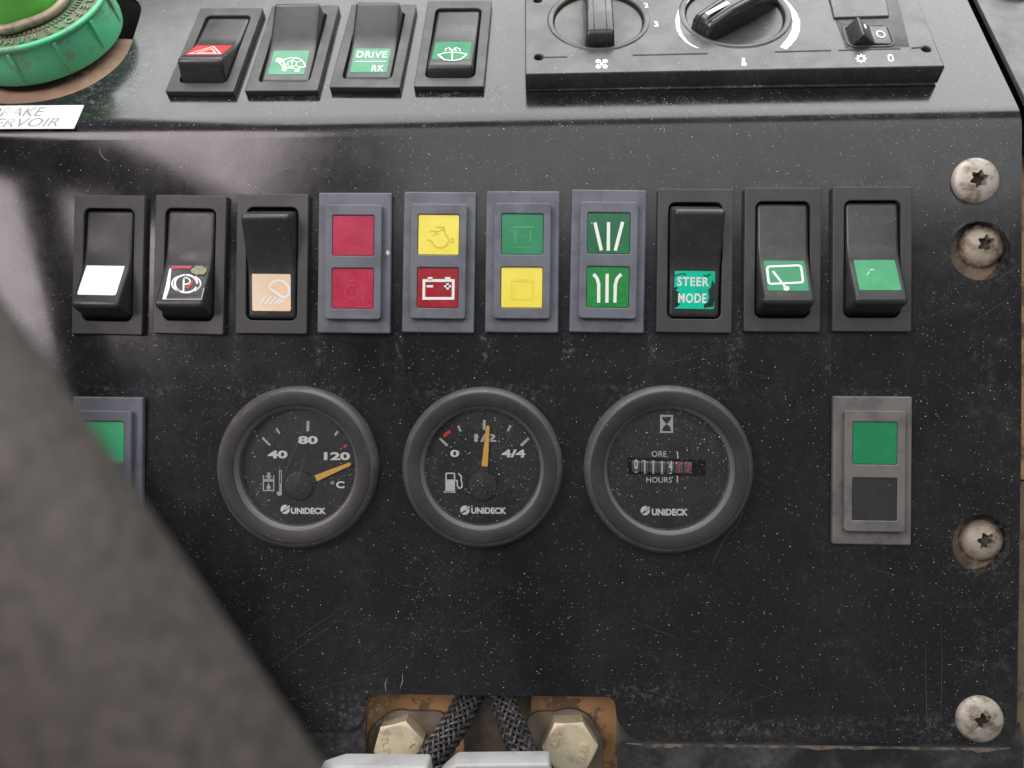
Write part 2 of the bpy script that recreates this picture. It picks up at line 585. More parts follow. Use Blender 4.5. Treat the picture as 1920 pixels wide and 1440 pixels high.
def glass_mat(name, haze=.012, speck=.26):
    m, t, bs, vec = base_nodes(name)
    nt = m.node_tree
    nt.nodes.remove(bs)
    out = nt.nodes['Material Output']
    tr = t.n('ShaderNodeBsdfTransparent', ins={0: (.97, .97, .97, 1)})
    gl = t.n('ShaderNodeBsdfGlossy', ins={'Roughness': .06})
    fr = t.n('ShaderNodeFresnel', ins={'IOR': 1.38})
    mx = t.n('ShaderNodeMixShader', ins={0: fr.outputs[0], 1: tr.outputs[0], 2: gl.outputs[0]})
    df = t.n('ShaderNodeBsdfDiffuse', ins={0: (.75, .75, .73, 1)})
    sp = specks(t, vec, speck, .95)
    hz = t.maprange(t.noise(vec, .12, 6, .7), .35, .7, haze * .3, haze)
    sc = hairlines(t, vec, R(70), .03, 1.6, .73, .06)
    fac = t.math('MAXIMUM', t.math('MAXIMUM', sp, hz), sc)
    mx2 = t.n('ShaderNodeMixShader', ins={0: fac, 1: mx.outputs[0], 2: df.outputs[0]})
    nt.links.new(mx2.outputs[0], out.inputs[0])
    return m


M['worn_print'] = stuff_mat('worn_white_print', (.72, .76, .73), .5, col2=lin((60, 155, 105)), mot_scale=.12, mot=(.50, .64))
M['smear'] = stuff_mat('smeared_white', (.82, .82, .80), .5, col2=(.22, .21, .22), mot_scale=.28, mot=(.50, .66))
M['glass'] = glass_mat('dusty_gauge_glass')


def dust_mat(name, dens=.5, scale=.35, col=(.52, .51, .49, 1)):
    m, t, bs, vec = base_nodes(name)
    nt = m.node_tree
    out = nt.nodes['Material Output']
    bs.inputs['Base Color'].default_value = col
    bs.inputs['Roughness'].default_value = .95
    tc = t.n('ShaderNodeTexCoord')
    a = t.maprange(t.noise(vec, scale, 6, .75), .48, .70, 0, dens)
    at = t.n('ShaderNodeAttribute', attribute_name='fade')
    fac = t.math('MULTIPLY', a, at.outputs['Fac'])
    tr = t.n('ShaderNodeBsdfTransparent')
    mx = t.n('ShaderNodeMixShader', ins={0: fac, 1: tr.outputs[0], 2: bs.outputs[0]})
    nt.links.new(mx.outputs[0], out.inputs[0])
    return m


M['dust'] = dust_mat('settled_dust', .24, .45)
M['dust_tan'] = dust_mat('tan_dust', .17, .16, (.30, .23, .17, 1))

# ------------------------------------------------------------------ dashboard panel
panel = thing('dashboard_panel', 'black painted steel dashboard panel, dusty and scratched, carrying switches and gauges', 'dashboard', FRONT)


def fp(*pts):
    return [tuple(FRONT.at(x, y)) for x, y in pts]


RB = 16.0
DELTA = R(90) - SLOPE_A
TL = RB * math.tan(DELTA / 2)
XL = -242.0
VB = FRONT.at(960, 1520).y
TOPV = V0 - TL
pr = FRONT.at(1913, 300)
right_top = FRONT.at(1916, 232).x
outline = [(XL, TOPV), (XL, TOPV - 40), (-205, TOPV - 60), (-205, FRONT.at(300, 1372).y)] + fp((668, 1371), (682, 1340), (684, 1301), (1153, 1307), (1156, 1350), (1185, 1387), (1906, 1397), (1915, 820)) + [(right_top, TOPV)]
outline = round_poly(outline, [0, 0, 0, 0, 5, 3, 7, 9, 3, 6, 9, 0, 0])
holes = []
for (x, y, r) in ((1838, 470, 54), (1842, 1020, 54)):
    c = FRONT.at(x, y)
    holes.append(circle(c.x, c.y, r * .19))
part('front_plate', plate([outline] + holes, -1.6, 0.0, 0), M['paint'], panel)
# bend
nb = 10
vs, fs = [], []
nx = 60
x1b = right_top
for i in range(nb + 1):
    a = DELTA * i / nb
    y = TOPV + RB * math.sin(a)
    z = -RB * (1 - math.cos(a))
    for k in range(nx + 1):
        vs.append((XL + (x1b - XL) * k / nx, y, z))
for i in range(nb):
    for k in range(nx):
        q = i * (nx + 1) + k
        fs.append((q, q + 1, q + nx + 2, q + nx + 1))
me = bpy.data.meshes.new('bend')
me.from_pydata([tuple(c * MM for c in v) for v in vs], [], fs)
part('bend', finish(me), M['paint'], panel)


def sp(*pts):
    return [tuple(SLOPE.at(x, y)) for x, y in pts]


# sloping plate: opening for the reservoir at its upper corner
SY1 = 105.0
edge_r = sp((1812, 0), (1916, 226))
exr = edge_r[0][0] + (edge_r[0][0] - edge_r[1][0]) / (edge_r[0][1] - edge_r[1][1]) * (SY1 - edge_r[0][1])
sl_out = [(XL, TL), (right_top, TL), (exr, SY1), (XL, SY1)]
hole = sp((266, 14), (262, 34), (249, 74), (243, 92), (228, 117), (200, 142), (160, 166), (110, 184), (60, 193), (0, 195), (-60, 188), (-90, 172), (-106, 140), (-110, 100), (-108, 40), (-100, -20), (210, -16), (240, -8), (258, 1))
part('sloping_plate', plate([sl_out, round_poly(hole, 8, 4)], -1.6, 0.0, 0), M['paint'], panel, SLOPE, FRONT)

# dust along edges of the panel
random.seed(11)


def dust_patch(frame, px0, py0, px1, py1, z=.08, n=(14, 6), m='dust'):
    vs, fs, fade = [], [], []
    for j in range(n[1] + 1):
        for i in range(n[0] + 1):
            u, v = i / n[0], j / n[1]
            p = frame.at(px0 + (px1 - px0) * u, py0 + (py1 - py0) * v, z)
            vs.append((p.x * MM, p.y * MM, z * MM))
            e = min(u, 1 - u, v * .8, (1 - v) * .8) * 2
            fade.append(0 if e <= 0 else min(1, e * 1.6) * random.uniform(.5, 1))
    for j in range(n[1]):
        for i in range(n[0]):
            q = j * (n[0] + 1) + i
            fs.append((q, q + 1, q + n[0] + 2, q + n[0] + 1))
    me = bpy.data.meshes.new('dust')
    me.from_pydata(vs, [], fs)
    at = me.attributes.new('fade', 'FLOAT', 'POINT')
    at.data.foreach_set('value', fade)
    part('dust', me, M[m], panel, frame, FRONT, kind='stuff')


for a in ((FRONT, 140, 622, 300, 660), (FRONT, 285, 622, 350, 655), (FRONT, 130, 720, 300, 748), (FRONT, 278, 715, 330, 760), (FRONT, 1550, 1014, 1715, 1032),
          (FRONT, 1560, 728, 1715, 748), (FRONT, 1550, 336, 1720, 358), (FRONT, 1390, 338, 1550, 360), (FRONT, 1060, 620, 1090, 700), (FRONT, 590, 622, 615, 700),
          (FRONT, 900, 620, 925, 690), (FRONT, 1360, 590, 1390, 740), (FRONT, 1780, 270, 1905, 400), (FRONT, 1760, 390, 1910, 550),
          (FRONT, 1770, 960, 1910, 1100), (FRONT, 1650, 1330, 1900, 1400), (FRONT, 1180, 1340, 1700, 1392), (FRONT, 600, 1290, 760, 1375), (FRONT, 1100, 1270, 1300, 1330),
          (SLOPE, 460, 160, 640, 215), (SLOPE, 600, 10, 660, 190), (SLOPE, 760, 160, 940, 200), (SLOPE, 900, 10, 960, 190), (SLOPE, 240, 90, 330, 180), (SLOPE, 980, 178, 1780, 226),
          (SLOPE, 120, 110, 260, 238), (FRONT, 740, 715, 1060, 760), (FRONT, 1090, 715, 1400, 760), (FRONT, 400, 715, 700, 760)):
    dust_patch(*a)
for a in ((FRONT, 1790, 520, 1935, 960), (FRONT, 1780, 1060, 1930, 1395), (FRONT, 1690, 1290, 1915, 1400), (FRONT, 1765, 260, 1915, 420), (FRONT, 1150, 1350, 1500, 1395)):
    dust_patch(*a, z=.05, m='dust_tan')
for x in (594, 748, 905, 1062, 1222, 1383, 1548, 440, 288):
    dust_patch(FRONT, x - 9, 600, x + 11, 610 + random.randint(60, 120), z=.11, n=(4, 10))


def scratch(frame, pts, wd=.14, z=.06, m='grey_print'):
    q = [frame.at(x, y, z) for x, y in pts]
    n = len(q)
    tp = [.25] + [1] * (n - 2) + [.25] if n > 2 else None
    part('scratch', ribbon(q, wd, z, taper=tp), M[m], panel, frame, FRONT)


M['scratch'] = stuff_mat('scratched_paint', (.085, .085, .085), .6)
M['lint'] = stuff_mat('lint', (.45, .44, .42), .8)
for pts, wd in (([(1398, 950), (1390, 968), (1382, 985), (1366, 1000), (1352, 1022), (1340, 1048), (1334, 1062)], .16),
                ([(1185, 1165), (1240, 1185), (1290, 1205)], .10), ([(1205, 1290), (1260, 1310), (1330, 1335)], .10),
                ([(1345, 1335), (1420, 1310), (1515, 1282)], .10), ([(1735, 1200), (1736, 1280), (1738, 1350), (1742, 1380)], .13),
                ([(1765, 1160), (1766, 1260), (1764, 1340), (1766, 1375)], .12), ([(1645, 1275), (1665, 1305), (1690, 1345)], .10),
                ([(1830, 1232), (1850, 1256), (1868, 1275)], .10), ([(490, 1265), (560, 1215), (640, 1160)], .10), ([(500, 1235), (580, 1180), (650, 1135)], .10),
                ([(845, 1180), (880, 1183), (915, 1178)], .10), ([(860, 1187), (885, 1178), (905, 1170)], .10), ([(1455, 225), (1463, 240), (1472, 258)], .10),
                ([(1620, 1060), (1655, 1072), (1695, 1085)], .10), ([(720, 1075), (760, 1098), (800, 1104)], .09), ([(1190, 690), (1270, 676), (1380, 655)], .09),
                ([(520, 1320), (600, 1290), (700, 1265)], .09), ([(1375, 640), (1378, 680), (1374, 730)], .11), ([(1350, 690), (1400, 700), (1480, 712)], .08)):
    scratch(FRONT, pts, wd, m='scratch')
for pts in ([(726, 1270), (722, 1283), (724, 1298)], [(754, 1262), (755, 1276), (750, 1292)], [(186, 275), (188, 288), (196, 298), (206, 303)], [(1243, 236), (1246, 244), (1245, 250)]):
    scratch(FRONT, pts, .14, m='lint')

# lower plate beneath the panel's bottom edge
low = thing('lower_panel', 'dusty black lower panel below the bottom edge of the dashboard', 'panel', FRONT.sub(0, 0, -3.6))
lo = [(XL, FRONT.at(300, 1340).y), (XL, VB)] + [tuple(FRONT.at(686, 1340)), ] 
LF = Frame(low.matrix_world.copy())


def lp(*pts):
    return [tuple(LF.at(x, y)) for x, y in pts]


loL = [(-205, LF.at(300, 1310).y)] + lp((688, 1310), (682, 1530)) + [(-205, LF.at(300, 1530).y)]
loR = lp((1156, 1335), (1908, 1350), (1916, 1400), (1910, 1530), (1160, 1530))
part('flange', plate([loL], -1.5, 1.6, .3), M['lower'], low)
part('flange', plate([loR], -1.5, 1.6, .3), M['lower'], low)
random.seed(21)
up_, dn_ = [], []
for i in range(70):
    u = i / 69
    x = 1172 + 718 * u
    y = 1388.5 + 9 * u
    wd_ = (4 + 7 * abs(noise.noise(Vector((u * 9, 3, 0)))) + 6 * abs(noise.noise(Vector((u * 31, 7, 0))))) * (1.6 if u < .12 or u > .9 else .8)
    up_.append((x, y + 1)); dn_.append((x, y + 1.5 + wd_ * min(1, u * 12, (1 - u) * 14)))
sb = lp(*(up_ + dn_[::-1]))
M['tan_dust'] = stuff_mat('tan_seam_dust', (.20, .165, .125), .95, col2=(.06, .055, .05), mot_scale=.12, mot=(.42, .6), bump=.5, bump_scale=.8)
part('dust', plate([sb], 1.6, 1.75), M['tan_dust'], low, kind='stuff')

# tan painted steel frame behind everything
back = thing('cab_frame', 'tan painted steel cab frame showing behind the dashboard edge and cut-outs', 'frame', FRONT.sub(0, 0, -15))
BF = Frame(back.matrix_world.copy())


def bp(z, *pts):
    return [tuple(BF.at(x, y, z)) for x, y in pts]


part('post', plate([bp(6, (1870, 262), (1990, 262), (1990, 900), (1870, 900))], -3, 6, .5), M['tan'], back)
part('post', plate([bp(5, (1870, 902), (1990, 902), (1990, 1500), (1870, 1500))], -3, 5, .5), M['pocket'], back)
part('back_plate', plate([round_poly(bp(0, (560, 1230), (866, 1230), (872, 1500), (560, 1500)), 4)], -3, 0, .4), M['tan'], back)
part('back_plate', plate([round_poly(bp(0, (1000, 1230), (1260, 1230), (1260, 1500), (985, 1500)), 4)], -3, 0, .4), M['tan'], back)
part('cross_plate', plate([bp(-9, (800, 1230), (1080, 1230), (1080, 1520), (800, 1520))], -11, -9, .2), M['bracket'], back)

# side panel beyond the slot
side = thing('side_panel', 'grey plastic side panel beyond the black slot at the upper corner', 'panel', SLOPE)
sd = sp((1832, 0), (1960, 262), (2100, 262), (2100, 0))
ex2 = sd[0][0] + (sd[0][0] - sd[1][0]) / (sd[0][1] - sd[1][1]) * (SY1 - sd[0][1])
part('cover', plate([[(ex2, SY1), sd[1], (sd[1][0] + 45, sd[1][1]), (sd[1][0] + 45, SY1)]], -2.0, 0.0, .3), M['side'], side)
part('slot_shade', plate([[(exr - 6, SY1), (edge_r[1][0] - 6, edge_r[1][1] - 4), (sd[1][0] + 5, sd[1][1]), (ex2 + 6, SY1)]], -9, -8, 0), M['void'], side)  # added black sheet, its colour stands in for the dark of the slot

# ------------------------------------------------------------------ screws
GS = 'pan head screws in the dashboard'


def screw(px, py, base, r_px, label, m, z=0.0, rot=0.0, h=3.6):
    c = base.at(px, py, z)
    fr = base.sub(c.x, c.y, z, rot)
    t = thing('screw', label, 'screw', fr, GS)
    Rr = r_px * .187
    n = 72
    vs, fs = [], []
    rings = []
    star = lambda a: 2.75 + .55 * math.cos(6 * a)
    zt = lambda r: .6 + (h - .6) * math.sqrt(max(0, 1 - (r / Rr) ** 2.3))
    specs = [('f', 0.02, h - 3.4), ('s', .95, h - 3.4), ('s', 1.0, None), ('m', .18, None), ('m', .4, None), ('m', .65, None), ('m', .85, None), ('m', .95, None), ('m', 1, None), ('o', 1, 0.0)]
    for kind, k, z_ in specs:
        ring = []
        for i in range(n):
            a = 2 * PI * i / n
            s = star(a)
            if kind == 'f':
                r = s * k
            elif kind == 's':
                r = s * k
            elif kind == 'm':
                r = s + (Rr - s) * k
            else:
                r = Rr
            zz = z_ if z_ is not None else zt(r)
            ring.append(len(vs)); vs.append((r * math.cos(a), r * math.sin(a), zz))
        rings.append(ring)
    for A, B in zip(rings, rings[1:]):
        for i in range(n):
            j = (i + 1) % n
            fs.append((A[i], A[j], B[j], B[i]))
    fs.append(tuple(rings[0][::-1]))
    part('head', mesh('head', vs, fs, True, 40), M[m], t)
    part('socket', plate([[(star(2 * PI * i / 48) * .9 * math.cos(2 * PI * i / 48), star(2 * PI * i / 48) * .9 * math.sin(2 * PI * i / 48)) for i in range(48)]], h - 3.35, h - 3.0, 0), M['socket_dirt_shade'], t)  # dark brown plate: socket dirt plus the shade of its depth, in colour
    return t


screw(1827, 340, FRONT, 43, 'pale weathered pan head screw, topmost on the front face', 'screw', .02, .3)
screw(1837, 461, FRONT, 42, 'brownish screw sunk in the round hole below the topmost screw', 'rusty_screw', -7.4, .5, 5.0)
screw(1837, 1011, FRONT, 40, 'rusty screw sunk in the round hole beside the grey double indicator', 'rusty_screw', -7.4, .9, 5.0)
screw(1835, 1347, FRONT, 43, 'whitish dirty screw at the bottom corner of the dashboard', 'screw', .02, .7)
screw(1897, -22, SLOPE, 45, 'dusty screw in the grey side panel, cut by the top edge', 'screw', .02, .2)
for k, (px, py) in enumerate(((1838, 470), (1842, 1020))):
    c = FRONT.at(px, py, -7.5)
    part('pocket', plate([circle(c.x, c.y, 13.5)], -8.5 + 15, -7.5 + 15, 0), M['pocket'], back)
    part('pocket_wall', lathe([(10.25, -1.65), (10.4, -7.5)], 64, False), M['lower'], panel, FRONT.sub(*FRONT.at(px, py), 0), FRONT)

# ------------------------------------------------------------------ rocker switches
GR = 'rocker switches on the dashboard'
LW, LH = 14.0, 13.5


def quad(base, c):
    """centre, width, height and turn of a frame seen at four photo corners (tl, tr, br, bl)"""
    p = [base.at(x, y) for x, y in c]
    ctr = (p[0] + p[1] + p[2] + p[3]) / 4
    wd = ((p[1] - p[0]).length + (p[2] - p[3]).length) / 2
    ht = ((p[3] - p[0]).length + (p[2] - p[1]).length) / 2
    hx = (p[1] - p[0]) + (p[2] - p[3]); vy = (p[0] - p[3]) + (p[1] - p[2])
    a1 = math.atan2(hx.y, hx.x); a2 = math.atan2(vy.y, vy.x) - PI / 2
    return ctr, wd, ht, (a1 + a2) / 2


def rocker(base, corners, label, up, lens, lip=(4.4, 12.0), lens_off=1.3):
    name = 'rocker_switch'
    ctr, wd, ht, rot = quad(base, corners)
    print('rocker', label[:30], round(wd, 1), round(ht, 1), round(math.degrees(rot), 2))
    fr = base.sub(ctr.x, ctr.y, 0, rot)
    t = thing(name, label, 'switch', fr, GR)
    ow, oh = wd * .715, ht * .81
    part('frame', plate([rrect(0, 0, wd, ht, .5), rrect(0, 0, ow, oh, 2.4)], .0, 2.5, .3), M['frame'], t)
    part('housing', box(-ow / 2 - .3, ow / 2 + .3, -oh / 2 - .3, oh / 2 + .3, .02, .5, 0), M['void'], t)  # matte black box, shade of the gap round the rocker put into its colour
    h = oh / 2
    prof = [(h - .4, -1.5), (h - .7, 1.9), (1.4, 3.0), (-h + lip[0], lip[1]), (-h + .3, -1.5)]
    prof = round_poly(prof, [0, 1.5, 4.5, 2.6, 0], 7)
    if up:
        prof = [(-y, z) for y, z in prof]
    part('rocker', soft_prism(prof, ow - .9, 1.35, .965), M['rocker'], t)
    if up:
        fold = Vector((-1.4, 3.0)); end = Vector((-h + .7, 1.9))
    else:
        fold = Vector((1.4, 3.0)); end = Vector((-h + lip[0], lip[1]))
    d = fold - end
    ang = math.atan2(d.y, d.x)
    u = d.normalized()
    mid = fold - u * ((lens_off + LH / 2) if not up else (2.0 + LH / 2))
    lf = fr.sub(0, mid.x, mid.y, 0, ang)
    lens_o = part('lens', plate([rrect(0, 0, LW, LH, .7)], -.6, .12, .1), M[lens], t, lf, fr)
    return t, fr, lf, lens_o


ZA = zoomer(120, 340, 4); ZB = zoomer(580, 340, 4); ZC = zoomer(1040, 340, 4); ZD = zoomer(300, 0, 3); ZE = zoomer(960, 0, 4); ZH = zoomer(1400, 0, 3.6923)
ZK = zoomer(1500, 260, 4)
SZ = .14


def loc(frame, pts, z=SZ):
    return [tuple(frame.at(x, y, z)) for x, y in pts]


def symbol(frame, strokes, m, parent, z=SZ, name='symbol', pf=None):
    """strokes: (points in photo pixels, width in mm, closed) or ('fill', points)"""
    ms = []
    for s in strokes:
        if s[0] == 'fill':
            ms.append(flat(loc(frame, s[1], z), z + .05))
        else:
            ms.append(ribbon(loc(frame, s[0], z), s[1], z, s[2] if len(s) > 2 else False))
    return part(name, join(ms), M[m], parent, *( (frame, pf) if pf else (None, None)))


def arc(cx, cy, rx, ry, a0, a1, n=16):
    return [(cx + rx * math.cos(R(a0 + (a1 - a0) * i / n)), cy - ry * math.sin(R(a0 + (a1 - a0) * i / n))) for i in range(n + 1)]


# front row
t, fr, lf, le = rocker(FRONT, [(147, 368), (279, 370), (271, 628), (141, 627)], 'black rocker switch with plain white lens, at the row end by the wheel', False, 'lens_white')

t, fr, lf, le = rocker(FRONT, [(299, 368), (430, 370), (423, 628), (291, 626)], 'black rocker switch with worn white parking brake symbol and peeling lens', False, 'lens_smoke')
symbol(lf, [(ZA(arc(915, 768, 84, 66, 0, 340, 28)), .75, False), (ZA(arc(915, 768, 105, 66, 125, 235)), .55), (ZA(arc(915, 768, 110, 66, -55, 55)), .55),
            (ZA([(896, 822), (899, 726)]), .62), (ZA(arc(900, 748, 46, 26, 88, -88, 10)), .55)], 'smear', le)
symbol(lf, [('fill', ZA([(790, 655), (806, 655), (792, 800), (765, 884), (738, 884), (762, 790)])), (ZA([(738, 884), (1030, 884), (1050, 800)]), .16)], 'white_print', le, name='worn_edge')
symbol(lf, [('fill', ZA([(805, 634), (960, 634), (950, 656), (880, 652), (806, 660)])), ('fill', ZA([(900, 800), (930, 780), (960, 740), (975, 715), (965, 770), (935, 805)]))], 'red_scrap', le, z=.22, name='red_scrap')
bl = []
random.seed(3)
for i in range(24):
    a = 2 * PI * i / 24
    k = random.uniform(.78, 1.08)
    bl.append((1014 + 62 * k * math.cos(a), 672 + 38 * k * math.sin(a)))
part('residue', plate([loc(lf, ZA(bl), .3)], .1, .55, .15), M['moss'], le)

t, fr, lf, le = rocker(FRONT, [(449, 366), (582, 367), (579, 627), (446, 626)], 'black rocker switch with pale orange work lamp lens', True, 'lens_orange')
symbol(lf, [(ZA([(1540, 800), (1548, 775), (1570, 752), (1605, 742), (1645, 750), (1678, 780), (1690, 815), (1684, 850), (1662, 868), (1636, 866), (1540, 800)]), .85, False)] +
       [(ZA([(x0, 850 + 8 * k), (x0 - 50, 920)]), .6) for k, x0 in enumerate((1520, 1556, 1592, 1625, 1655))], 'dial_print', le)

# indicator lamps
GI = 'double indicator lamps on the dashboard'


def indicator(base, corners, label, lens, m='bluegrey'):
    ctr, wd, ht, rot = quad(base, corners)
    print('indicator', label[:30], round(wd, 1), round(ht, 1), round(math.degrees(rot), 2))
    fr = base.sub(ctr.x, ctr.y, 0, rot)
    t = thing('indicator_lamp', label, 'indicator', fr, GI)
    part('frame', plate([rrect(0, 0, wd, ht, .6)], .0, 2.4, .5), M[m], t)
    iw, ih = wd * .77, ht * .81
    lw, lh = wd * .565, ht * .285
    yo = ht * .187
    part('lens_holder', plate([rrect(0, 0, iw, ih, 1.2), rrect(0, yo, lw, lh, .6), rrect(0, -yo, lw, lh, .6)], 2.4, 4.8, .35), M[m], t)
    part('lamp_body', box(-iw / 2 + 1, iw / 2 - 1, -ih / 2 + 1, ih / 2 - 1, 2.42, 3.4, 0), M['void'], t)
    ls = []
    for s, mm in ((1, lens[0]), (-1, lens[1])):
        lf = fr.sub(0, s * yo, 4.5)
        le = part('lens', plate([rrect(0, 0, lw - .25, lh - .25, .5)], -1.0, .0, .12), M[mm], t, lf, fr)
        ls.append((lf, le))
    return t, fr, ls


t, fr, ls = indicator(FRONT, [(601, 364), (737, 364), (734, 626), (598, 625)], 'grey double indicator lamp with two plain crimson lenses', ('lens_red', 'lens_red'))
symbol(ls[1][0], [(ZB(arc(318, 830, 52, 50, 70, 380, 24)), .28), (ZB([(405, 830), (405, 890), (390, 870)]), .3), (ZB([(280, 745), (345, 745)]), .25)], 'red_dim', ls[1][1], z=.01)
part('chip', plate([loc(fr, ZB([(488, 378), (497, 380), (496, 414), (487, 412)]), 4.5)], 4.5, 4.62), M['white_print'], t)
part('chip', plate([loc(fr, ZB([(572, 540), (582, 516), (592, 518), (606, 536), (592, 558), (580, 548)]), 2.4)], 2.4, 2.6), M['grey_print'], t)

t, fr, ls = indicator(FRONT, [(760, 362), (895, 363), (889, 625), (755, 624)], 'grey double indicator lamp with yellow engine lens above red battery lens', ('lens_yellow', 'lens_red2'))
symbol(ls[0][0], [(ZB([(945, 345), (1012, 345), (1012, 358), (988, 365), (1015, 372), (1018, 392), (1040, 420), (1044, 450), (1030, 480), (1000, 498), (965, 498), (935, 480), (918, 450), (900, 440), (880, 440)]), .4),
                  (ZB([(905, 372), (960, 378), (985, 372)]), .35), (ZB([(925, 410), (950, 388), (975, 400)]), .35), (ZB([(1062, 428), (1080, 432), (1080, 458), (1062, 460), (1062, 428)]), .3)], 'yellow_dim', ls[0][1], z=.01)
symbol(ls[1][0], [(ZB([(860, 744), (1080, 744), (1078, 878), (858, 878)]), .95, True), ('fill', ZB([(888, 718), (924, 718), (924, 742), (888, 742)])), ('fill', ZB([(1018, 718), (1058, 718), (1058, 742), (1018, 742)])),
                  (ZB([(880, 787), (928, 787)]), .75), (ZB([(1012, 787), (1062, 787)]), .75), (ZB([(1037, 765), (1037, 811)]), .85)], 'white_print', ls[1][1], z=.01)

t, fr, ls = indicator(FRONT, [(913, 361), (1050, 361), (1046, 625), (910, 624)], 'grey double indicator lamp with green lens above plain yellow lens', ('lens_green', 'lens_yellow'))
symbol(ls[0][0], [(ZB([(1525, 342), (1685, 342)]), .55), (ZB([(1545, 365), (1545, 460)]), .5), (ZB([(1660, 365), (1660, 450)]), .5), (ZB([(1520, 495), (1660, 495)]), .25), (ZB([(1555, 400), (1600, 415), (1660, 400)]), .22)], 'green_dim', ls[0][1], z=.01)
symbol(ls[1][0], [(ZB([(1515, 750), (1675, 750), (1675, 885), (1515, 885)]), .35, True), (ZB([(1560, 738), (1630, 738)]), .4), (ZB([(1540, 770), (1540, 880)]), .25)], 'yellow_dim2', ls[1][1], z=.01)

t, fr, ls = indicator(FRONT, [(1073, 358), (1212, 359), (1205, 625), (1066, 624)], 'grey double indicator lamp with white ray lines on two green lenses', ('lens_green_dark', 'lens_green_bright'))
symbol(ls[0][0], [(ZC([(302, 308), (350, 518)]), 1.15), (ZC([(404, 306), (402, 520)]), 1.15), (ZC([(510, 304), (454, 520)]), 1.15)], 'white_print', ls[0][1], z=.01)
symbol(ls[1][0], [(ZC([(292, 696), (318, 728), (330, 770), (330, 910)]), 1.15), (ZC([(394, 694), (392, 910)]), 1.15), (ZC([(498, 696), (468, 730), (455, 775), (452, 910)]), 1.15)], 'white_print', ls[1][1], z=.01)

t, fr, lf, le = rocker(FRONT, [(1234, 357), (1373, 357), (1369, 625), (1227, 624)], 'black rocker switch with glossy turquoise lens lettered STEER MODE', True, 'lens_teal')
a = text_mesh(lf, SZ, 'STEER', *ZC([(1038, 752)])[0], 59, 17, .022, spacing=1.12)
b = text_mesh(lf, SZ, 'MODE', *ZC([(1032, 876)])[0], 53, 18, .022, spacing=1.12)
part('lettering', join([a, b]), M['white_print'], le)
symbol(lf, [('fill', ZC([(890, 800), (915, 790), (925, 800), (905, 815), (930, 830), (948, 870), (925, 905), (940, 925), (905, 950), (888, 940)])),
            ('fill', ZC([(1150, 810), (1170, 800), (1180, 740), (1200, 770), (1200, 870), (1190, 940), (1120, 950), (1118, 925), (1150, 905), (1160, 865)]))], 'dark_resin', le, z=.10, name='glue_residue')
symbol(lf, [(ZC([(895, 710), (930, 700), (965, 692), (985, 705)]), .4), (ZC([(1115, 705), (1140, 712), (1170, 695)]), .45)], 'dark_resin', le, z=.10, name='glue_residue')

t, fr, lf, le = rocker(FRONT, [(1394, 355), (1537, 355), (1533, 623), (1391, 623)], 'black rocker switch with white rear wiper symbol on green lens', False, 'lens_green')
symbol(lf, [(ZC(round_poly([(1592, 640), (1846, 630), (1864, 758), (1606, 770)], 22)), .75, True), (ZC([(1636, 674), (1735, 800)]), .75), ('fill', ZC(arc(1738, 803, 22, 18, 0, 345, 12)))], 'white_print', le)

t, fr, lf, le = rocker(FRONT, [(1558, 353), (1706, 353), (1702, 622), (1556, 623)], 'black rocker switch with blank green lens, beside the screws', False, 'lens_green_mid')
symbol(lf, [(ZK([(520, 990), (540, 980), (560, 990)]), .22), (ZK([(500, 1025), (520, 1000)]), .2)], 'white_print', le)

# lower indicators
t, fr, ls = indicator(FRONT, [(145, 744), (275, 744), (270, 1008), (139, 1008)], 'grey double indicator lamp with green lens, half hidden by the steering wheel', ('lens_green_pale', 'lens_green'))
t, fr, ls = indicator(FRONT, [(1560, 743), (1705, 743), (1703, 1020), (1555, 1018)], 'warm grey double indicator lamp with green lens above black lens', ('lens_green', 'lens_black'), 'warmgrey')

# upper row on the sloping plate
t, fr, lf, le = rocker(SLOPE, [(377, 25), (495, 26), (442, 183), (318, 181)], 'black rocker switch with red hazard triangle lens, beside the green cap', False, 'lens_hazard', (4.0, 10.0))
symbol(lf, [(ZD([(165, 302), (300, 262), (340, 302)]), .55, True), (ZD([(215, 297), (290, 274), (312, 297)]), .45, True)], 'white_print', le)

t, fr, lf, le = rocker(SLOPE, [(507, 20), (637, 22), (598, 181), (470, 180)], 'black rocker switch with white tortoise symbol on green lens', True, 'lens_green', (4.0, 10.0))
symbol(lf, [(ZD([(693, 345), (705, 332), (740, 325), (775, 328), (800, 340), (812, 360), (818, 376), (790, 378), (770, 390), (755, 385), (715, 382), (700, 365)]), .5, True),
            ('fill', ZD([(650, 338), (660, 326), (680, 326), (692, 338), (690, 350), (670, 352), (652, 346)])), (ZD([(668, 350), (690, 372), (710, 384)]), .5),
            ('fill', ZD([(690, 380), (712, 386), (708, 402), (690, 400), (684, 390)])), ('fill', ZD([(768, 386), (790, 378), (782, 404), (760, 406), (756, 398)])),
            (ZD([(720, 348), (745, 340), (770, 350), (765, 370), (735, 378), (718, 365)]), .35, True), (ZD([(745, 340), (748, 328)]), .3), (ZD([(770, 350), (795, 345)]), .3), (ZD([(765, 370), (785, 376)]), .3), (ZD([(718, 362), (702, 358)]), .3), (ZD([(735, 378), (730, 386)]), .3), (ZD([(742, 340), (742, 376)]), .25)], 'white_print', le)

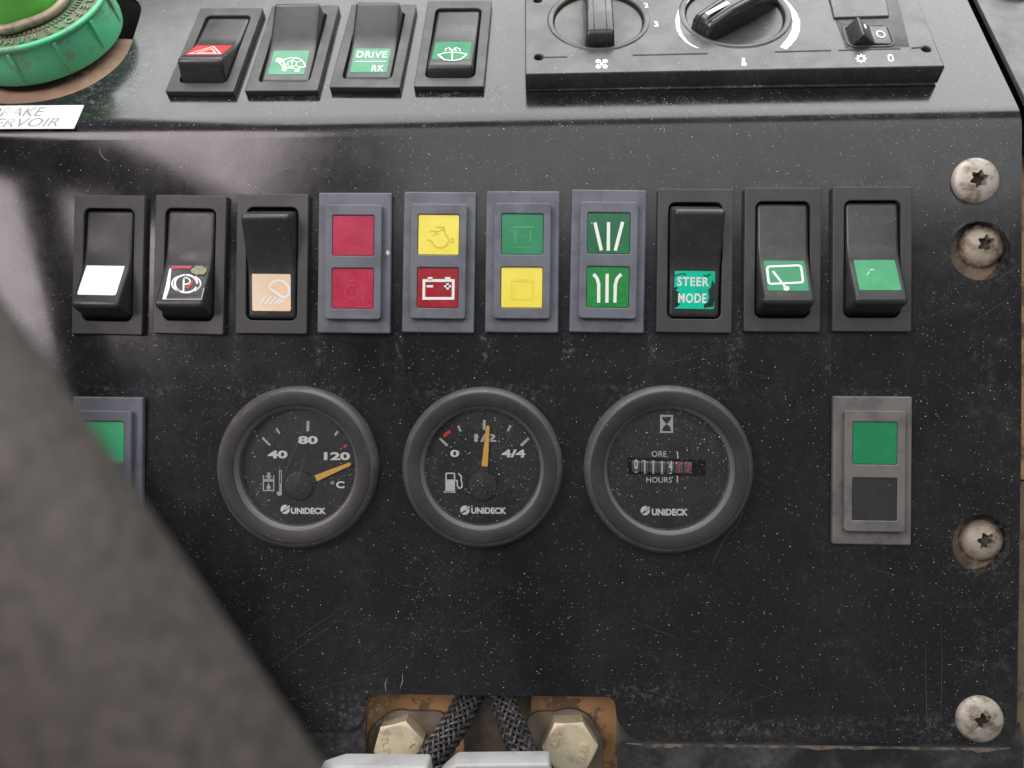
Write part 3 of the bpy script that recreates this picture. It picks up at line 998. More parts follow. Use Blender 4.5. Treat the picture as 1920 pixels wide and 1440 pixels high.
t, fr, lf, le = rocker(SLOPE, [(660, 18), (781, 20), (752, 175), (622, 174)], 'black rocker switch with green lens lettered DRIVE and WORK', True, 'lens_green', (4.0, 10.0))
a = text_mesh(lf, SZ, 'DRIVE', *ZD([(1192, 306)])[0], 57, 12, .015, spacing=1.1)
part('lettering', a, M['worn_print'], le)
b = text_mesh(lf, SZ, 'WO', *ZD([(1138, 384)])[0], 26, 11.5, .02, spacing=1.1)
part('lettering', b, M['green_dim'], le, label='faded WO of the word WORK')
b = text_mesh(lf, SZ, 'RK', *ZD([(1226, 384)])[0], 23, 11.5, .012, spacing=1.1)
part('lettering', b, M['worn_print'], le)
symbol(lf, [(ZD([(1098, 346), (1270, 346)]), .35)], 'white_print', le, name='rule')

t, fr, lf, le = rocker(SLOPE, [(803, 12), (922, 12), (908, 173), (778, 173)], 'black rocker switch with white windscreen washer symbol on green lens', False, 'lens_green', (2.0, 6.0), 3.0)
symbol(lf, [(ZD([(1565, 308), (1600, 298), (1645, 294), (1690, 297), (1726, 306), (1690, 335), (1645, 341), (1600, 337)]), .6, True), (ZD([(1643, 338), (1645, 285)]), .5),
            (ZD([(1645, 285), (1625, 268), (1608, 275), (1605, 288)]), .4), (ZD([(1645, 285), (1665, 268), (1685, 275), (1688, 288)]), .4), (ZD([(1628, 284), (1632, 278)]), .4), (ZD([(1660, 278), (1668, 286)]), .4)], 'white_print', le)

# ------------------------------------------------------------------ gauges
GG = 'round gauges in the dashboard'
M['inner_wall'] = stuff_mat('bezel_inner_wall', (.13, .13, .125), .32, dust=.15)


def gauge(cx, cy, r_px, label):
    c = FRONT.at(cx, cy, 3)
    fr = FRONT.sub(c.x, c.y)
    ro = (FRONT.at(cx + r_px, cy, 3) - FRONT.at(cx - r_px, cy, 3)).length / 2
    t = thing('gauge', label, 'gauge', fr, GG)
    k = ro / 28.0
    prof = [(26.75, 5.55), (26.5, 5.7), (26.2, 5.75), (22.4, 5.55), (22.15, 5.45), (22.0, 5.2)]
    part('outer_rim', lathe([(r * k, z) for r, z in ((28.7, 0), (28.6, 3.2), (28.3, 4.1), (27.2, 5.3), (26.75, 5.56))], 96, False, 50), M['rim'], t)
    part('bezel', lathe([(r * k, z) for r, z in prof], 96, False, 28), M['bezel'], t)
    part('inner_rim', lathe([(22.0 * k, 5.2), (21.6 * k, 3.9), (20.95 * k, 2.6), (20.6 * k, 2.35), (20.5 * k, .4)], 96, False, 50), M['inner_wall'], t)
    part('glass', plate([circle(0, 0, 20.75 * k, 72)], 2.5, 2.9, 0), M['glass'], t)
    d = part('dial', plate([circle(0, 0, 21.5 * k, 72)], .1, .5, 0), M['dial'], t)
    return t, fr, d, k


def logo(fr, d, Z, cx, cy, tx, ty, tw, th):
    ms = []
    z = .52
    # round mark cut by a slanted tick
    p = lambda pts: [tuple(fr.at(x, y, z)) for x, y in Z(pts)]
    ms.append(flat(p([(cx + 38 * math.cos(R(a)), cy - 38 * math.sin(R(a))) for a in range(58, 226, 12)] + [(cx - 8, cy + 4)]), z + .05))
    ms.append(flat(p([(cx - 26, cy + 27)] + [(cx + 38 * math.cos(R(a)), cy - 38 * math.sin(R(a))) for a in range(238, 392, 12)] + [(cx - 2, cy + 18)]), z + .05))
    ms.append(flat(p([(cx + 2, cy - 6), (cx + 34, cy - 36), (cx + 40, cy - 22), (cx - 2, cy + 8)]), z + .05))
    tm = text_mesh(fr, z, 'UNiDECK', *Z([(tx, ty)])[0], tw, th, .045)
    part('logo', join(ms + [tm]), M['dial_print'], d)


ZG1 = zoomer(390, 710, 4.3647); ZG2 = zoomer(740, 710, 4.3647); ZG3 = zoomer(1080, 710, 4.3647)
GZ = .52


def gtext(fr, d, Z, s, x, y, wz, hz, m='dial_print', bold=.04, **k):
    q = Z([(x, y)])[0]
    part('lettering', text_mesh(fr, GZ, s, q[0], q[1], wz / 4.3647, hz / 4.3647, bold, **k), M[m], d)


def needle(t, fr, Z, hub, tip, tail):
    z = 1.6
    h = Z([hub])[0]
    hc = fr.at(*h, z)
    hf = fr.sub(hc.x, hc.y, .5)
    n = part('needle_hub', lathe([(5.3, 0), (5.3, .9), (5.0, 1.25), (4.4, 1.35)], 48, True), M['hub'], t, hf, fr)
    a, b = Vector(fr.at(*Z([tail])[0], z)), Vector(fr.at(*Z([tip])[0], z))
    d = (b - a).normalized(); nn = Vector((-d.y, d.x))
    pts = [a + nn * 1.15, a - nn * 1.15, b - nn * .62 - d * .5, b + nn * .0, b + nn * .62 - d * .5]
    part('needle', plate([[tuple(p) for p in pts]], 1.35, 1.75, .1), M['needle'], t)
    e = hc + (a - hc).normalized() * 3.5
    stub = [a + nn * 1.2, e + nn * 1.6, e - nn * 1.6, a - nn * 1.2]
    part('needle_root', plate([[tuple(p) for p in stub]], 1.2, 1.7, .08), M['hub'], t)


# temperature
t, fr, d, k = gauge(557, 876, 147, 'round temperature gauge marked 40 to 120 with orange needle')
symbol(fr, [(ZG1([(446, 482), (508, 546)]), .75), (ZG1([(560, 408), (586, 450)]), .75), (ZG1([(820, 346), (816, 430)]), 1.0), (ZG1([(1063, 430), (1040, 462)]), .8)], 'grey_print', d, z=GZ, name='tick_marks')
symbol(fr, [(ZG1([(1134, 540), (1112, 564)]), .9)], 'red_print', d, z=GZ, name='tick_marks')
gtext(fr, d, ZG1, '40', 570, 620, 162, 66); gtext(fr, d, ZG1, '80', 818, 502, 162, 66); gtext(fr, d, ZG1, '120', 1056, 634, 214, 66)
gtext(fr, d, ZG1, 'C', 1082, 868, 70, 58); gtext(fr, d, ZG1, 'o', 1018, 852, 28, 24, bold=.0)
symbol(fr, [(ZG1([(454, 790), (454, 915), (538, 915), (538, 790)]), .42), (ZG1([(454, 832), (538, 832)]), .9), (ZG1([(497, 830), (497, 768)]), 1.1), (ZG1([(470, 800), (522, 800)]), .4),
            ('fill', ZG1([(496, 845), (503, 870), (514, 886), (508, 904), (496, 908), (484, 904), (478, 886), (489, 870)])),
            (ZG1([(584, 930), (584, 750), (600, 750), (600, 930)]), .3), ('fill', ZG1(arc(584, 938, 22, 20, 0, 345, 14))), (ZG1([(588, 930), (590, 860)]), .75)], 'grey_print', d, z=GZ)
logo(fr, d, ZG1, 632, 1070, 822, 1082, 66, 12)
needle(t, fr, ZG1, (742, 874), (1172, 694), (882, 816))

# fuel
t, fr, d, k = gauge(904, 876, 147, 'round fuel gauge with orange needle pointing at half')
symbol(fr, [(ZG2([(370, 490), (432, 548)]), .85), (ZG2([(518, 384), (540, 432)]), .75), (ZG2([(734, 338), (732, 420)]), .95), (ZG2([(948, 380), (924, 430)]), .75), (ZG2([(1098, 486), (1034, 548)]), .95)], 'grey_print', d, z=GZ, name='tick_marks')
symbol(fr, [(ZG2([(400, 470), (456, 428)]), 1.1)], 'red_print', d, z=GZ, name='tick_marks')
gtext(fr, d, ZG2, '0', 491, 612, 74, 60); gtext(fr, d, ZG2, '1/2', 742, 484, 180, 66, 'grey_print'); gtext(fr, d, ZG2, '4/4', 972, 612, 194, 64)
symbol(fr, [('fill', ZG2([(415, 825), (494, 825), (494, 928), (415, 928)])), (ZG2(round_poly([(420, 826), (420, 774), (490, 774), (490, 826)], 10)), .5), (ZG2([(404, 926), (500, 926)]), .6),
            (ZG2([(494, 830), (512, 836), (514, 880), (530, 898), (550, 888), (552, 860), (544, 830), (546, 800), (520, 774)]), .5)], 'white_print', d, z=GZ)
logo(fr, d, ZG2, 575, 1076, 770, 1080, 66, 12)
needle(t, fr, ZG2, (718, 876), (764, 382), (736, 718))

# hours
t, fr, d, k = gauge(1253, 880, 155, 'round hour meter with counter window and hourglass mark')
hg = ZG3([(688, 296), (794, 296), (794, 444), (688, 444)])
part('symbol', plate([loc(fr, hg, GZ), loc(fr, ZG3([(702, 312), (782, 312), (772, 340), (748, 368), (736, 368), (712, 340)]), GZ), loc(fr, ZG3([(704, 430), (714, 395), (736, 374), (748, 374), (772, 395), (780, 430)]), GZ)], .5, .56), M['grey_print'], d)
gtext(fr, d, ZG3, 'ORE', 680, 616, 122, 46, 'white_print', bold=.0); gtext(fr, d, ZG3, 'HOURS', 680, 828, 208, 46, 'white_print', bold=.0)
symbol(fr, [(ZG3([(832, 598), (832, 654)]), .38), (ZG3([(829, 796), (829, 850)]), .45)], 'white_print', d, z=GZ, name='rule')
win = loc(fr, ZG3([(422, 646), (1060, 664), (1058, 798), (420, 780)]), .55)
part('counter_window', plate([win], .5, .62, 0), M['void'], d)
M['drum'] = stuff_mat('counter_drum', (.11, .11, .11), .25, spec=.7)
xs = (455, 526, 598, 668, 738, 808, 880, 952, 1010)
for i in range(7):
    q0 = fr.at(*ZG3([(xs[i] + 4, 715 + (xs[i] - 420) * .028)])[0], .8)
    q1 = fr.at(*ZG3([(xs[i + 1] - 4, 715 + (xs[i + 1] - 420) * .028)])[0], .8)
    cyl = []
    fs_ = []
    nn = 14
    for j in range(nn):
        a = PI * j / (nn - 1)
        for q in (q0, q1):
            cyl.append((q.x, q.y + 2.15 * math.cos(a), .45 + .45 * math.sin(a)))
    for j in range(nn - 1):
        fs_.append((2 * j, 2 * j + 1, 2 * j + 3, 2 * j + 2))
    part('counter_drum', mesh('drum', cyl, fs_, True, 60), M['drum'], d)
for ch, x, mm in (('0', 492, 'white_print'), ('1', 562, 'white_print'), ('1', 633, 'white_print'), ('1', 704, 'white_print'), ('4', 774, 'white_print'), ('1', 845, 'red_print'), ('3', 915, 'red_print')):
    q = ZG3([(x, 697 + (x - 420) * .048)])[0]
    if ch == '1':
        me = ribbon(loc(fr, ZG3([(x, 660 + (x - 420) * .04), (x, 756 + (x - 420) * .035)]), .95), .48, .95)
    else:
        me = text_mesh(fr, .92, ch, q[0], q[1], 30 / 4.3647, 84 / 4.3647, .03)
    part('lettering', me, M[mm], d)
symbol(fr, [(ZG3([(x - 10, y + 2), (x + 10, y + 3)]), .3) for x, y in ((492, 762), (565, 770), (633, 770), (704, 772), (774, 772))], 'white_print', d, z=.8, name='next_digits')
logo(fr, d, ZG3, 566, 1080, 768, 1092, 68, 13)

# ------------------------------------------------------------------ heater control unit
HZ = 7.5
hc = SLOPE.at(1380, 100, HZ)
HF = SLOPE.sub(hc.x, hc.y, 0)
ht_ = thing('heater_control', 'black heater control unit with two rotary knobs and a small rocker', 'control panel', HF)
H = lambda pts, z=HZ: [tuple(HF.at(x, y, z)) for x, y in pts]
bl_, br_ = H([(985, 139), (1772, 124)])
topy = bl_[1] + 62
tl_ = (bl_[0] - 1.0, topy); tr_ = (br_[0] + .5, topy)
k1 = HF.at(1122, 36, HZ); k2 = HF.at(1378, 26, HZ)
R1 = (HF.at(1214, 40, HZ) - HF.at(1031, 40, HZ)).length / 2
R2 = (HF.at(1486, 30, HZ) - HF.at(1270, 30, HZ)).length / 2 * .93
print('knob radii', R1, R2)
rr_ = H([(1548, 38), (1676, 38), (1676, 96), (1574, 97)])
sw_hole = H([(1574, 51), (1676, 48), (1690, 91), (1586, 95)])
bk_hole = H([(1540, -40), (1655, -40), (1669, 38), (1561, 40)])
chan = H([(1528, -60), (1672, -60), (1709, 90), (1584, 96)])
hol = [circle(*H([(1010, 107)])[0], 1.6, 16), circle(*H([(1737, 92)])[0], 1.6, 16), circle(*H([(1008, 0)])[0], 1.6, 16)]
face = part('faceplate', plate([[bl_, br_, tr_, tl_], circle(k1.x, k1.y, R1 * .93, 64), circle(k2.x, k2.y, R2 * .93, 64), chan] + hol, .3, HZ, .55, 3), M['heater'], ht_)
part('housing', box(bl_[0] + 3, br_[0] - 3, bl_[1] + 2.5, topy - 2, .1, 2.2, 0), M['void'], ht_)
part('gasket', box(bl_[0] + .6, br_[0] - 1.2, bl_[1] - .3, bl_[1] + 1.5, .02, .9, .3), M['lower'], ht_)


def knob(c, Rr, ang, L, wdt, half):
    kf = HF.sub(c.x, c.y, 0, ang)
    d = part('knob', lathe([(Rr * .925, 2.3), (Rr * .925, 5.6), (Rr * .90, 6.0), (Rr * .86, 6.0), (Rr * .70, 5.2), (Rr * .3, 5.0)], 64, True), M['knob_disc'], ht_, kf, HF)
    prof = [(-L, 4.4), (-L, 10.2), (-L + 1.4, 12.6), (-L * .3, 14.2), (L * .5, 14.2), (L - 1, 12.6), (L, 10.2), (L, 4.4)]
    g = part('grip', prism(prof, wdt, 1.3, 3, .86), M['knob'], d)
    gw = wdt * .86
    m1 = ribbon([(-gw * .22, -L + 1.8), (-gw * .24, L * .2), (-gw * .20, L - 1.5)], .22, 0)
    return d, g, kf


d1, g1, kf1 = knob(k1, R1, 0.0, R1 * .90, 11.4, None)
d2, g2, kf2 = knob(k2, R2, R(-52), R2 * .92, 10.6, None)
for c_, r_ in ((k1, R1), (k2, R2)):
    part('dial_ring', lathe([(r_ * 1.06, HZ - .1), (r_ * 1.04, HZ + .35), (r_ * .99, HZ + .45), (r_ * .95, HZ + .1), (r_ * .93, HZ - 2.5)], 72, False, 50), M['heater'], ht_, HF.sub(c_.x, c_.y), HF)
# grip ridges and pointer mark
for g, L in ((g1, R1 * .90), (g2, R2 * .92)):
    for sx in (-2.3, 2.3):
        path = [(sx, -L - .06, 6.0), (sx, -L - .06, 10.0), (sx, -L + 1.2, 12.65), (sx, -L * .3, 14.28), (sx, L * .5, 14.28)]
        part('ridge', tube(path, .22, 6), M['frame'], g)
part('pointer_mark', flat([(-.9, -R2 * .92 + 2.2), (.9, -R2 * .92 + 2.2), (.9, -R2 * .25), (-.9, -R2 * .25)], 14.24), M['white_print'], g2)
me = bpy.data.objects[d2.children[0].name]
# markings on the face
fan = []
for a in (45, 135, 225, 315):
    cx, cy = 1128 + 9 * math.cos(R(a)), 120 - 7 * math.sin(R(a))
    fan.append(('fill', arc(cx, cy, 5.0, 3.9, 0, 340, 12)))
fan.append(([(1122, 125), (1134, 115)], .5)); fan.append(([(1122, 115), (1134, 125)], .5))
symbol(HF, fan, 'white_print', face, z=HZ + .02)
symbol(HF, [(ZE([(1735, 435), (1738, 485)]), 1.1), ('fill', ZE(arc(1740, 482, 22, 14, 0, 340, 12)))], 'white_print', face, z=HZ + .02)
for s, x, y, h_, w_ in (('2', 1005, 40, 36, 34), ('3', 1082, 180, 42, 32)):
    q = ZE([(x, y)])[0]
    part('lettering', text_mesh(HF, HZ, s, q[0], q[1], w_ / 4, h_ / 4, .03), M['white_print'], face)
la = ZE([(1330, -20), (1290, 30), (1258, 90), (1242, 150), (1245, 210), (1268, 265), (1310, 315), (1355, 345), (1398, 362)])
part('scale_arc', ribbon(loc(HF, la, HZ), 1.5, HZ + .02, taper=[1.1, 1.1, 1.1, 1.1, 1, .9, .7, .5, .3]), M['white_print'], face)
ra = ZH([(235, -25), (285, 30), (325, 90), (345, 150), (340, 210), (315, 265), (280, 305), (252, 335)])
part('scale_arc', ribbon(loc(HF, ra, HZ), 2.6, HZ + .02, taper=[.5, .7, .9, 1, 1.1, 1.15, 1.1, 1.0]), M['white_print'], face)
gear = []
for i in range(16):
    a = 2 * PI * i / 16
    r = 11.5 if i % 2 == 0 else 7.5
    gear.append((1614.5 + r * math.cos(a), 110 - r * .8 * math.sin(a)))
part('symbol', plate([loc(HF, gear, HZ), loc(HF, arc(1614.5, 110, 4.4, 3.6, 0, 345, 14), HZ)], HZ + .01, HZ + .06), M['white_print'], face)
part('symbol', plate([loc(HF, round_poly(ZH([(972, 376), (1012, 376), (1022, 426), (980, 428)]), 8), HZ), loc(HF, round_poly(ZH([(984, 388), (1004, 388), (1010, 416), (990, 417)]), 4), HZ)], HZ + .01, HZ + .06), M['grey_print'], face)
for pts in (ZE([(225, 431), (415, 428)]), ZE([(905, 415), (1468, 402)]), ZH([(195, 360), (585, 350)]), ZH([(635, 350), (1065, 338)]), ZH([(1140, 334), (1225, 328)])):
    part('groove', ribbon(loc(HF, pts, HZ), .75, HZ + .01), M['groove'], face)
# rocker and blank cover
part('channel_floor', plate([loc(HF, [(1524, -64), (1676, -64), (1713, 93), (1580, 99)], HZ)], 1.5, HZ - 1.5, 0), M['heater'], ht_)
part('switch_base', plate([loc(HF, ZH([(612, 182), (1010, 160), (1060, 330), (648, 344)]), HZ - 1)], 3.0, HZ - .5, .25), M['heater'], ht_)
swf = HF.sub(*HF.at(*ZH([(842, 250)])[0], HZ), HZ - .5)
rk = part('rocker', prism([(-7.6, 0), (-7.6, .9), (-1.0, 1.2), (4.2, 5.0), (7.6, 0)], 11.0, 0.5, 3), M['rocker'], ht_, swf.sub(0, 0, 0, R(90)), HF)
rkf = swf.sub(0, 0, 0, R(90))
part('switch_rim', plate([rrect(0, 0, 17.4, 13.2, 3), rrect(0, 0, 15.8, 11.6, 2.5)], -.1, .8, .2), M['frame'], ht_, swf, HF)
part('lettering', flat([(-2.2, -.3), (-2.2, .3), (-2.0, .3), (-2.0, -.3)], 9), M['white_print'], ht_) if False else None
sI = swf.sub(0, 0, 0)
part('lettering', ribbon([(-2.0, 2.2), (-2.0, -.4)], .55, 3.9), M['white_print'], ht_, sI, HF)
part('lettering', ribbon([(4.2 + 1.4 * math.cos(2 * PI * i / 18), 1.9 * math.sin(2 * PI * i / 18)) for i in range(18)], .5, 1.2, True), M['white_print'], ht_, sI, HF)
part('gap_shade', plate([loc(HF, [(1541, -45), (1655, -45), (1671.5, 39.5), (1559, 42)], HZ - 1.4)], HZ - 1.6, HZ - 1.4, 0), M['void'], ht_)  # black sheets here and below paint the shade of the deep gaps
part('gap_shade', plate([loc(HF, [(1562, 47), (1675, 44), (1690, 92.5), (1574, 98)], HZ - 1.4)], HZ - 1.6, HZ - 1.41, 0), M['void'], ht_)
part('blank_cover', plate([round_poly(loc(HF, [(1545, -45), (1652, -45), (1667, 33), (1563, 36)], HZ), .6)], 2.5, HZ + .7, .5), M['heater'], ht_)

# ------------------------------------------------------------------ reservoir, cap and label
rc = SLOPE.at(74, 58, 2.0)
RF = SLOPE.sub(rc.x, rc.y, 2.0)
seatF = SLOPE.sub(rc.x, rc.y, -3.5)
seat = thing('reservoir_bracket', 'dusty tan ring under the green cap', 'bracket', seatF)
ring = [(q.x, q.y) for q in (seatF.at(x, y) for x, y in ((262, 74), (262, 150), (200, 215), (60, 235), (-120, 225), (-220, 120), (-190, 60)))]
part('ring_plate', plate([ring], -1.5, 0, .2), M['tan_dirt'], seat)
part('void_shade', plate([[(q.x, q.y) for q in (seatF.at(x, y, -22) for x, y in ((420, -60), (420, 260), (-300, 260), (-300, -60)))]], -24, -22, 0), M['void'], seat)  # added black sheet painting the shade deep inside the opening
cap = thing('fluid_reservoir', 'dirty green brake fluid reservoir with ribbed screw cap and embossed lettering', 'reservoir', RF)
CR = (SLOPE.at(221, 64, 2) - SLOPE.at(-72, 64, 2)).length / 2
print('cap radius', CR)
CH = 13.5
part('skirt', lathe([(CR * .99, -2), (CR, .3), (CR * .985, 6), (CR * .965, CH - 2.2), (CR * .99, CH - 1.6), (CR, CH - .7), (CR * .985, CH + .1), (CR * .955, CH + .2), (CR * .935, CH - .6)], 96, False, 60), M['cap'], cap)
part('top', lathe([(CR * .936, CH - .6), (CR * .6, CH - .4), (CR * .3, CH - .4)], 96, True), M['cap_top'], cap)
for i in range(12):
    a = 2 * PI * i / 12 + .15
    x, y = CR * .975 * math.cos(a), CR * .975 * math.sin(a)
    f = RF.sub(x, y, 0, a)
    part('rib', box(-.6, 1.0, -.75, .75, .2, CH - 2.0, .35), M['cap'], cap, f, RF)
txt = 'CLEAN FILLER CAP BEFORE REMOVING '
st = R(-78)
for rad, hh, s in ((CR * .80, 3.6, 'CLEAN FILLER CAP BEFORE REMOVING  '), (CR * .665, 2.6, 'USE ONLY APPROVED FLUID  ')):
    pass
word = 'CAP BEFORE REMOVING'
rad, hh = CR * .84, 4.6
step = R(11.0)
a0 = R(58)
# words seen on the cap: letters read from outside, running clockwise below
letters = {'REMOVING': (-62, -126), 'BEFORE': (-2, -50), 'ER': (30, 12)}
for wd_, (b0, b1) in letters.items():
    n = len(wd_)
    for i, ch in enumerate(wd_):
        ang = R(b0 + (b1 - b0) * i / max(1, n - 1))
        cu = bpy.data.curves.new('letter', 'FONT'); cu.body = ch; cu.size = 4.6; cu.offset = .06; cu.extrude = .22; cu.align_x = 'CENTER'; cu.resolution_u = 2
        o = bpy.data.objects.new('letter', cu)
        lm = bpy.data.meshes.new_from_object(o)
        bpy.data.objects.remove(o); bpy.data.curves.remove(cu)
        lm.transform(Matrix.Translation((rad * math.cos(ang) * MM, rad * math.sin(ang) * MM, (CH - .25) * MM)) @ Matrix.Rotation(ang - PI / 2, 4, 'Z') @ Matrix.Translation((0, -1.6 * MM, 0)) @ Matrix.Scale(MM, 4))
        part('letter', lm, M['cap_letter'], cap)
for i in range(40):
    ang = R(20 - i * 4.2)
    f = RF.sub(CR * .72 * math.cos(ang), CR * .72 * math.sin(ang), CH - .4, ang)
    part('knurl', box(-1.0, 1.0, -.4, .4, -.1, .45, .12), M['cap_top'], cap, f, RF)
bxy = RF.at(45, 2, CH)
part('boss', lathe([(16.2, CH - .6), (16.2, CH + 2), (15.6, CH + 22), (14.6, CH + 23), (6, CH + 23)], 64, True), M['boss'], cap, RF.sub(-1.0, -1.6, 0), RF)
wire = []
for i in range(72):
    a = 2 * PI * i / 72
    r = 19.2 + .6 * math.sin(2 * a + .4) + (1.8 * math.exp(-((a - R(282)) / .22) ** 2))
    wire.append((-.5 + r * math.cos(a), -2.4 + r * math.sin(a), CH + 1.7 + .5 * math.sin(3 * a)))
wt = thing('retaining_wire', 'dirty bent wire loop lying round the neck of the green cap', 'wire', RF)
part('loop', tube(wire, 1.75, 12, True), M['wire'], wt)

lab = [SLOPE.at(x, y) for x, y in ((-120, 200), (158, 198), (139, 242), (-140, 243))]
lc = (lab[0] + lab[1] + lab[2] + lab[3]) / 4
LBF = SLOPE.sub(lc.x, lc.y, 0)
lt = thing('label_sticker', 'white sticker lettered BRAKE RESERVOIR, cut by the picture edge', 'sticker', LBF)
part('sheet', plate([[(p.x - lc.x, p.y - lc.y) for p in lab]], .02, .25, 0), M['label'], lt)
LZ = zoomer(0, 0, 4)
part('lettering', join([text_mesh(LBF, .26, 'BRAKE', 34, 210, 98, 15, .002, shear=.18), text_mesh(LBF, .26, 'RESERVOIR', 22, 230, 176, 15, .002, shear=.18)]), M['label_ink'], lt)

# ------------------------------------------------------------------ hydraulic fittings in the bottom cut-out
def bolt(px, py, r_px, rot, label, words):
    c = BF.at(px, py, 11)
    f = BF.sub(c.x, c.y, 2.5)
    t = thing('hex_bolt', label, 'bolt', f, 'hex bolts in the bottom cut-out')
    Rr = r_px * .196
    hexo = [(Rr * math.cos(PI / 3 * i + rot), Rr * math.sin(PI / 3 * i + rot)) for i in range(6)]
    bm = bmesh.new()
    lo_ = [bm.verts.new((x, y, 0)) for x, y in hexo]
    n = 48
    # chamfered hex head: hex walls, circular top
    def hexr(a):
        aa = (a - rot) % (PI / 3) - PI / 6
        return Rr * math.cos(PI / 6) / math.cos(aa)
    rows = []
    for k_, z_ in ((1.0, 0), (1.0, 1)):
        pass
    vs, fs = [], []
    rin = Rr * .86
    for j in range(4):
        for i in range(n):
            a = 2 * PI * i / n + rot
            hr = hexr(a)
            if j == 0: r, z = hr, 0
            elif j == 1: r, z = hr, 7.6 - (hr - Rr * .866) * .55
            elif j == 2: r, z = min(hr, rin * .985), 7.7
            else: r, z = min(hr, rin) * .90, 7.75
            vs.append((r * math.cos(a), r * math.sin(a), z))
    for j in range(3):
        for i in range(n):
            l = (i + 1) % n
            fs.append((j * n + i, j * n + l, (j + 1) * n + l, (j + 1) * n + i))
    fs.append(tuple(3 * n + i for i in range(n)))
    bm.free()
    hd = part('head', mesh('head', vs, fs, True, 25), M['zinc'], t)
    part('washer', lathe([(Rr * 1.06, -2.4), (Rr * 1.06, -.3), (Rr * 1.0, 0), (Rr * .6, 0)], 48, False), M['bracket'], t)
    for s, x, y, w_, h_, ro in words:
        part('lettering', text_mesh(f, 7.76, s, x, y, w_, h_, .03, depth=.5, rot=ro), M['zinc'], hd)
    return t


ZQ = zoomer(580, 1240, 2.909)
bolt(746, 1402, 48.5, .25, 'yellowish hex bolt marked 8.8 left of the braided hoses', [('8.8', *ZQ([(412, 455)])[0], 34, 13, R(-80)), ('Y', *ZQ([(552, 455)])[0], 10, 13, R(-30))])
bolt(1069, 1404, 52, .05, 'yellowish hex bolt marked 8.8 right of the braided hoses', [('8.8', *ZQ([(1492, 498)])[0], 36, 14, R(75)), ('DF', *ZQ([(1350, 420)])[0], 28, 13, R(55))])
bk = thing('pipe_clamp', 'dirty steel clamp plate behind the bolt on the steering wheel side', 'bracket', BF.sub(0, 0, .1))
KF = Frame(bk.matrix_world.copy())
part('clamp_plate', plate([round_poly([tuple(KF.at(x, y, 2)) for x, y in ((690, 1500), (690, 1365), (735, 1333), (838, 1334), (845, 1400), (840, 1500))], 5)], 0, 2.3, .4), M['bracket'], bk)
bk = thing('pipe_clamp', 'dirty steel clamp plate behind the bolt toward the screws', 'bracket', BF.sub(0, 0, .1))
part('clamp_plate', plate([round_poly([tuple(KF.at(x, y, 2)) for x, y in ((985, 1500), (975, 1390), (992, 1334), (1085, 1334), (1130, 1372), (1130, 1500))], 6)], 0, 2.3, .4), M['bracket'], bk)


def hose(pts, label, r=4.6):
    ctr = [Vector((*FRONT.at(x, y, z), z)) for x, y, z in pts]
    # dense smooth path
    P = []
    def cr(p0, p1, p2, p3, u):
        return .5 * ((2 * p1) + (p2 - p0) * u + (2 * p0 - 5 * p1 + 4 * p2 - p3) * u * u + (3 * p1 - p0 - 3 * p2 + p3) * u ** 3)
    N = len(ctr)
    for i in range(N - 1):
        for k in range(40):
            P.append(cr(ctr[max(i - 1, 0)], ctr[i], ctr[i + 1], ctr[min(i + 2, N - 1)], k / 40))
    t = thing('braided_hose', label, 'hose', FRONT, 'braided hoses')
    part('core', tube(P[::4], r * .86, 12), M['void'], t)
    ref = Vector((0, 0, 1))
    fr_ = []
    s = 0
    for i, p in enumerate(P):
        tg = (P[min(i + 1, len(P) - 1)] - P[max(i - 1, 0)]).normalized()
        if i:
            s += (P[i] - P[i - 1]).length
        nrm = (ref - tg * ref.dot(tg)).normalized()
        ref = nrm
        fr_.append((p, nrm, tg.cross(nrm), s))
    ms = []
    ns = 12
    pitch = 34.0
    for dr in (1, -1):
        for q in range(ns):
            path = []
            for p, nrm, bn, ss in fr_:
                ph = dr * 2 * PI * ss / pitch + 2 * PI * q / ns
                m_ = 2 * ns * ss / pitch
                wv = math.sin(PI / 2 * (m_ + 2 * q) + PI / 4) if dr > 0 else -math.sin(PI / 2 * (2 * q - m_) + PI / 4)
                path.append(p + (nrm * math.cos(ph) + bn * math.sin(ph)) * (r + .50 * wv))
            ms.append(tube(path, .60, 6))
    part('braid', join(ms), M['strand'], t, kind='stuff')
    return t


hose([(905, 1262, -12), (884, 1300, -8.0), (862, 1345, -3), (832, 1388, 2), (806, 1425, 6), (780, 1475, 9)], 'black braided hose leaning toward the steering wheel', 4.35)
hose([(925, 1262, -12), (938, 1300, -8.0), (955, 1345, -3), (972, 1388, 2), (990, 1425, 6), (1010, 1475, 9)], 'black braided hose leaning toward the screws', 4.2)

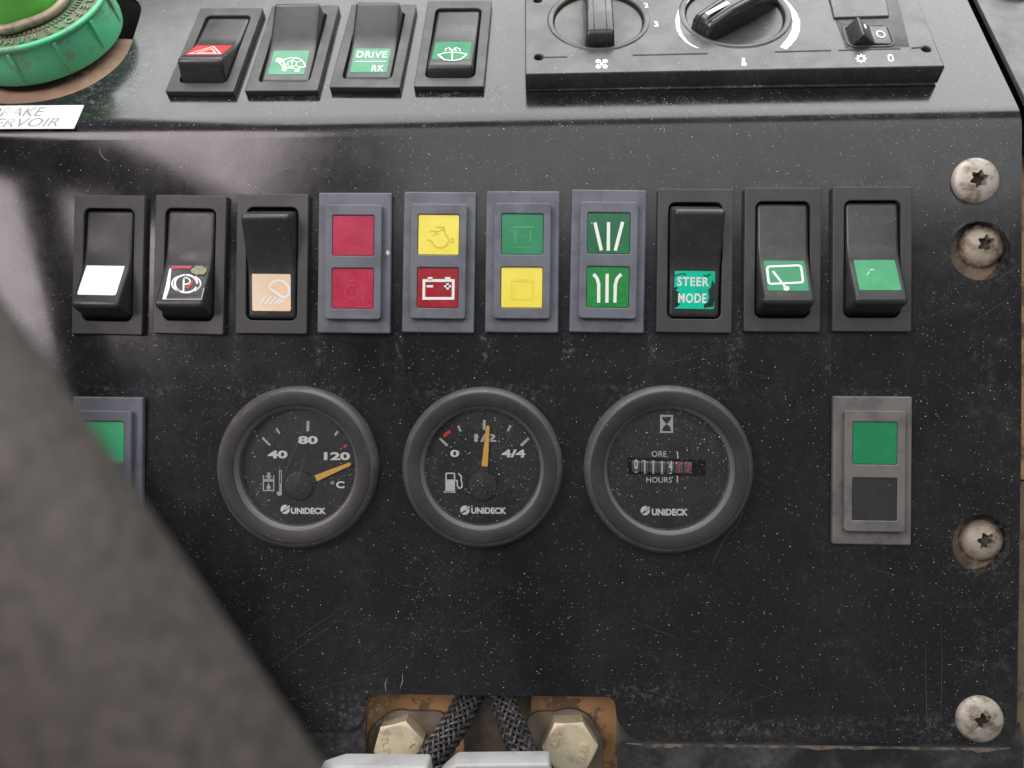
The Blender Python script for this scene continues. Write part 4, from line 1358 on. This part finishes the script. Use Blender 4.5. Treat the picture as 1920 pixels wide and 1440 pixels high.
# light grey blocks in front of the hoses
for pts, lb in (([(606, 1428), (648, 1414), (808, 1415), (820, 1520), (600, 1520)], 'light grey plastic block in front of the hose, nearer the wheel'),
                ([(826, 1440), (858, 1411), (1030, 1409), (1046, 1520), (826, 1520)], 'light grey plastic block in front of the hoses, farther from the wheel')):
    q = [FRONT.at(x, y, 13) for x, y in pts]
    c = sum(q, Vector((0, 0))) / len(q)
    f = FRONT.sub(c.x, c.y, 0)
    t = thing('connector_block', lb, 'block', f, 'light grey blocks at the bottom edge')
    part('body', plate([round_poly([(p.x - c.x, p.y - c.y) for p in q], 1.2)], 12, 22, .8, 3), M['grey_block'], t)
    part('foot', box(-10, 10, -9, -3, -14, 12.2, .5), M['grey_block'], t)

# ------------------------------------------------------------------ steering wheel
dep = .096
rt = .0165
pc = (330 - 290 * .823, 1030 + 290 * .567)
P0 = C_O + ray(*pc) * dep
tt = (C_R * .567 - C_U * .823).normalized()
n2 = (-C_R * .823 - C_U * .567).normalized()
cdir = (n2 * math.cos(R(64)) + C_F * math.sin(R(64))).normalized()
WR = .225
ctr = P0 + cdir * WR
zax = tt.cross(cdir).normalized()
wm = Matrix((( -cdir.x, tt.x, zax.x, ctr.x), (-cdir.y, tt.y, zax.y, ctr.y), (-cdir.z, tt.z, zax.z, ctr.z), (0, 0, 0, 1)))
xax = -cdir; yax = zax.cross(xax)
wm = Matrix(((xax.x, yax.x, zax.x, ctr.x), (xax.y, yax.y, zax.y, ctr.y), (xax.z, yax.z, zax.z, ctr.z), (0, 0, 0, 1)))
WF = Frame(wm)
wh = thing('steering_wheel', 'blurred dark grey grained steering wheel rim close to the camera', 'steering wheel', WF)
rp = [(WR / MM * math.cos(2 * PI * i / 160), WR / MM * math.sin(2 * PI * i / 160), 0) for i in range(160)]
part('rim', tube(rp, rt / MM, 40, True), M['wheel'], wh)
for a in (70, 180, 290):
    path = [(k_ * math.cos(R(a)), k_ * math.sin(R(a)), zz) for k_, zz in ((30, 8), (80, 6), (150, 2), (215, 0))]
    part('spoke', tube(path, 9, 12, rad=[14, 11, 9, 9]), M['wheel'], wh)
part('hub', lathe([(48, -8), (50, 2), (46, 12), (30, 16), (10, 17)], 48, True), M['wheel'], wh)

bpy.context.view_layer.update()
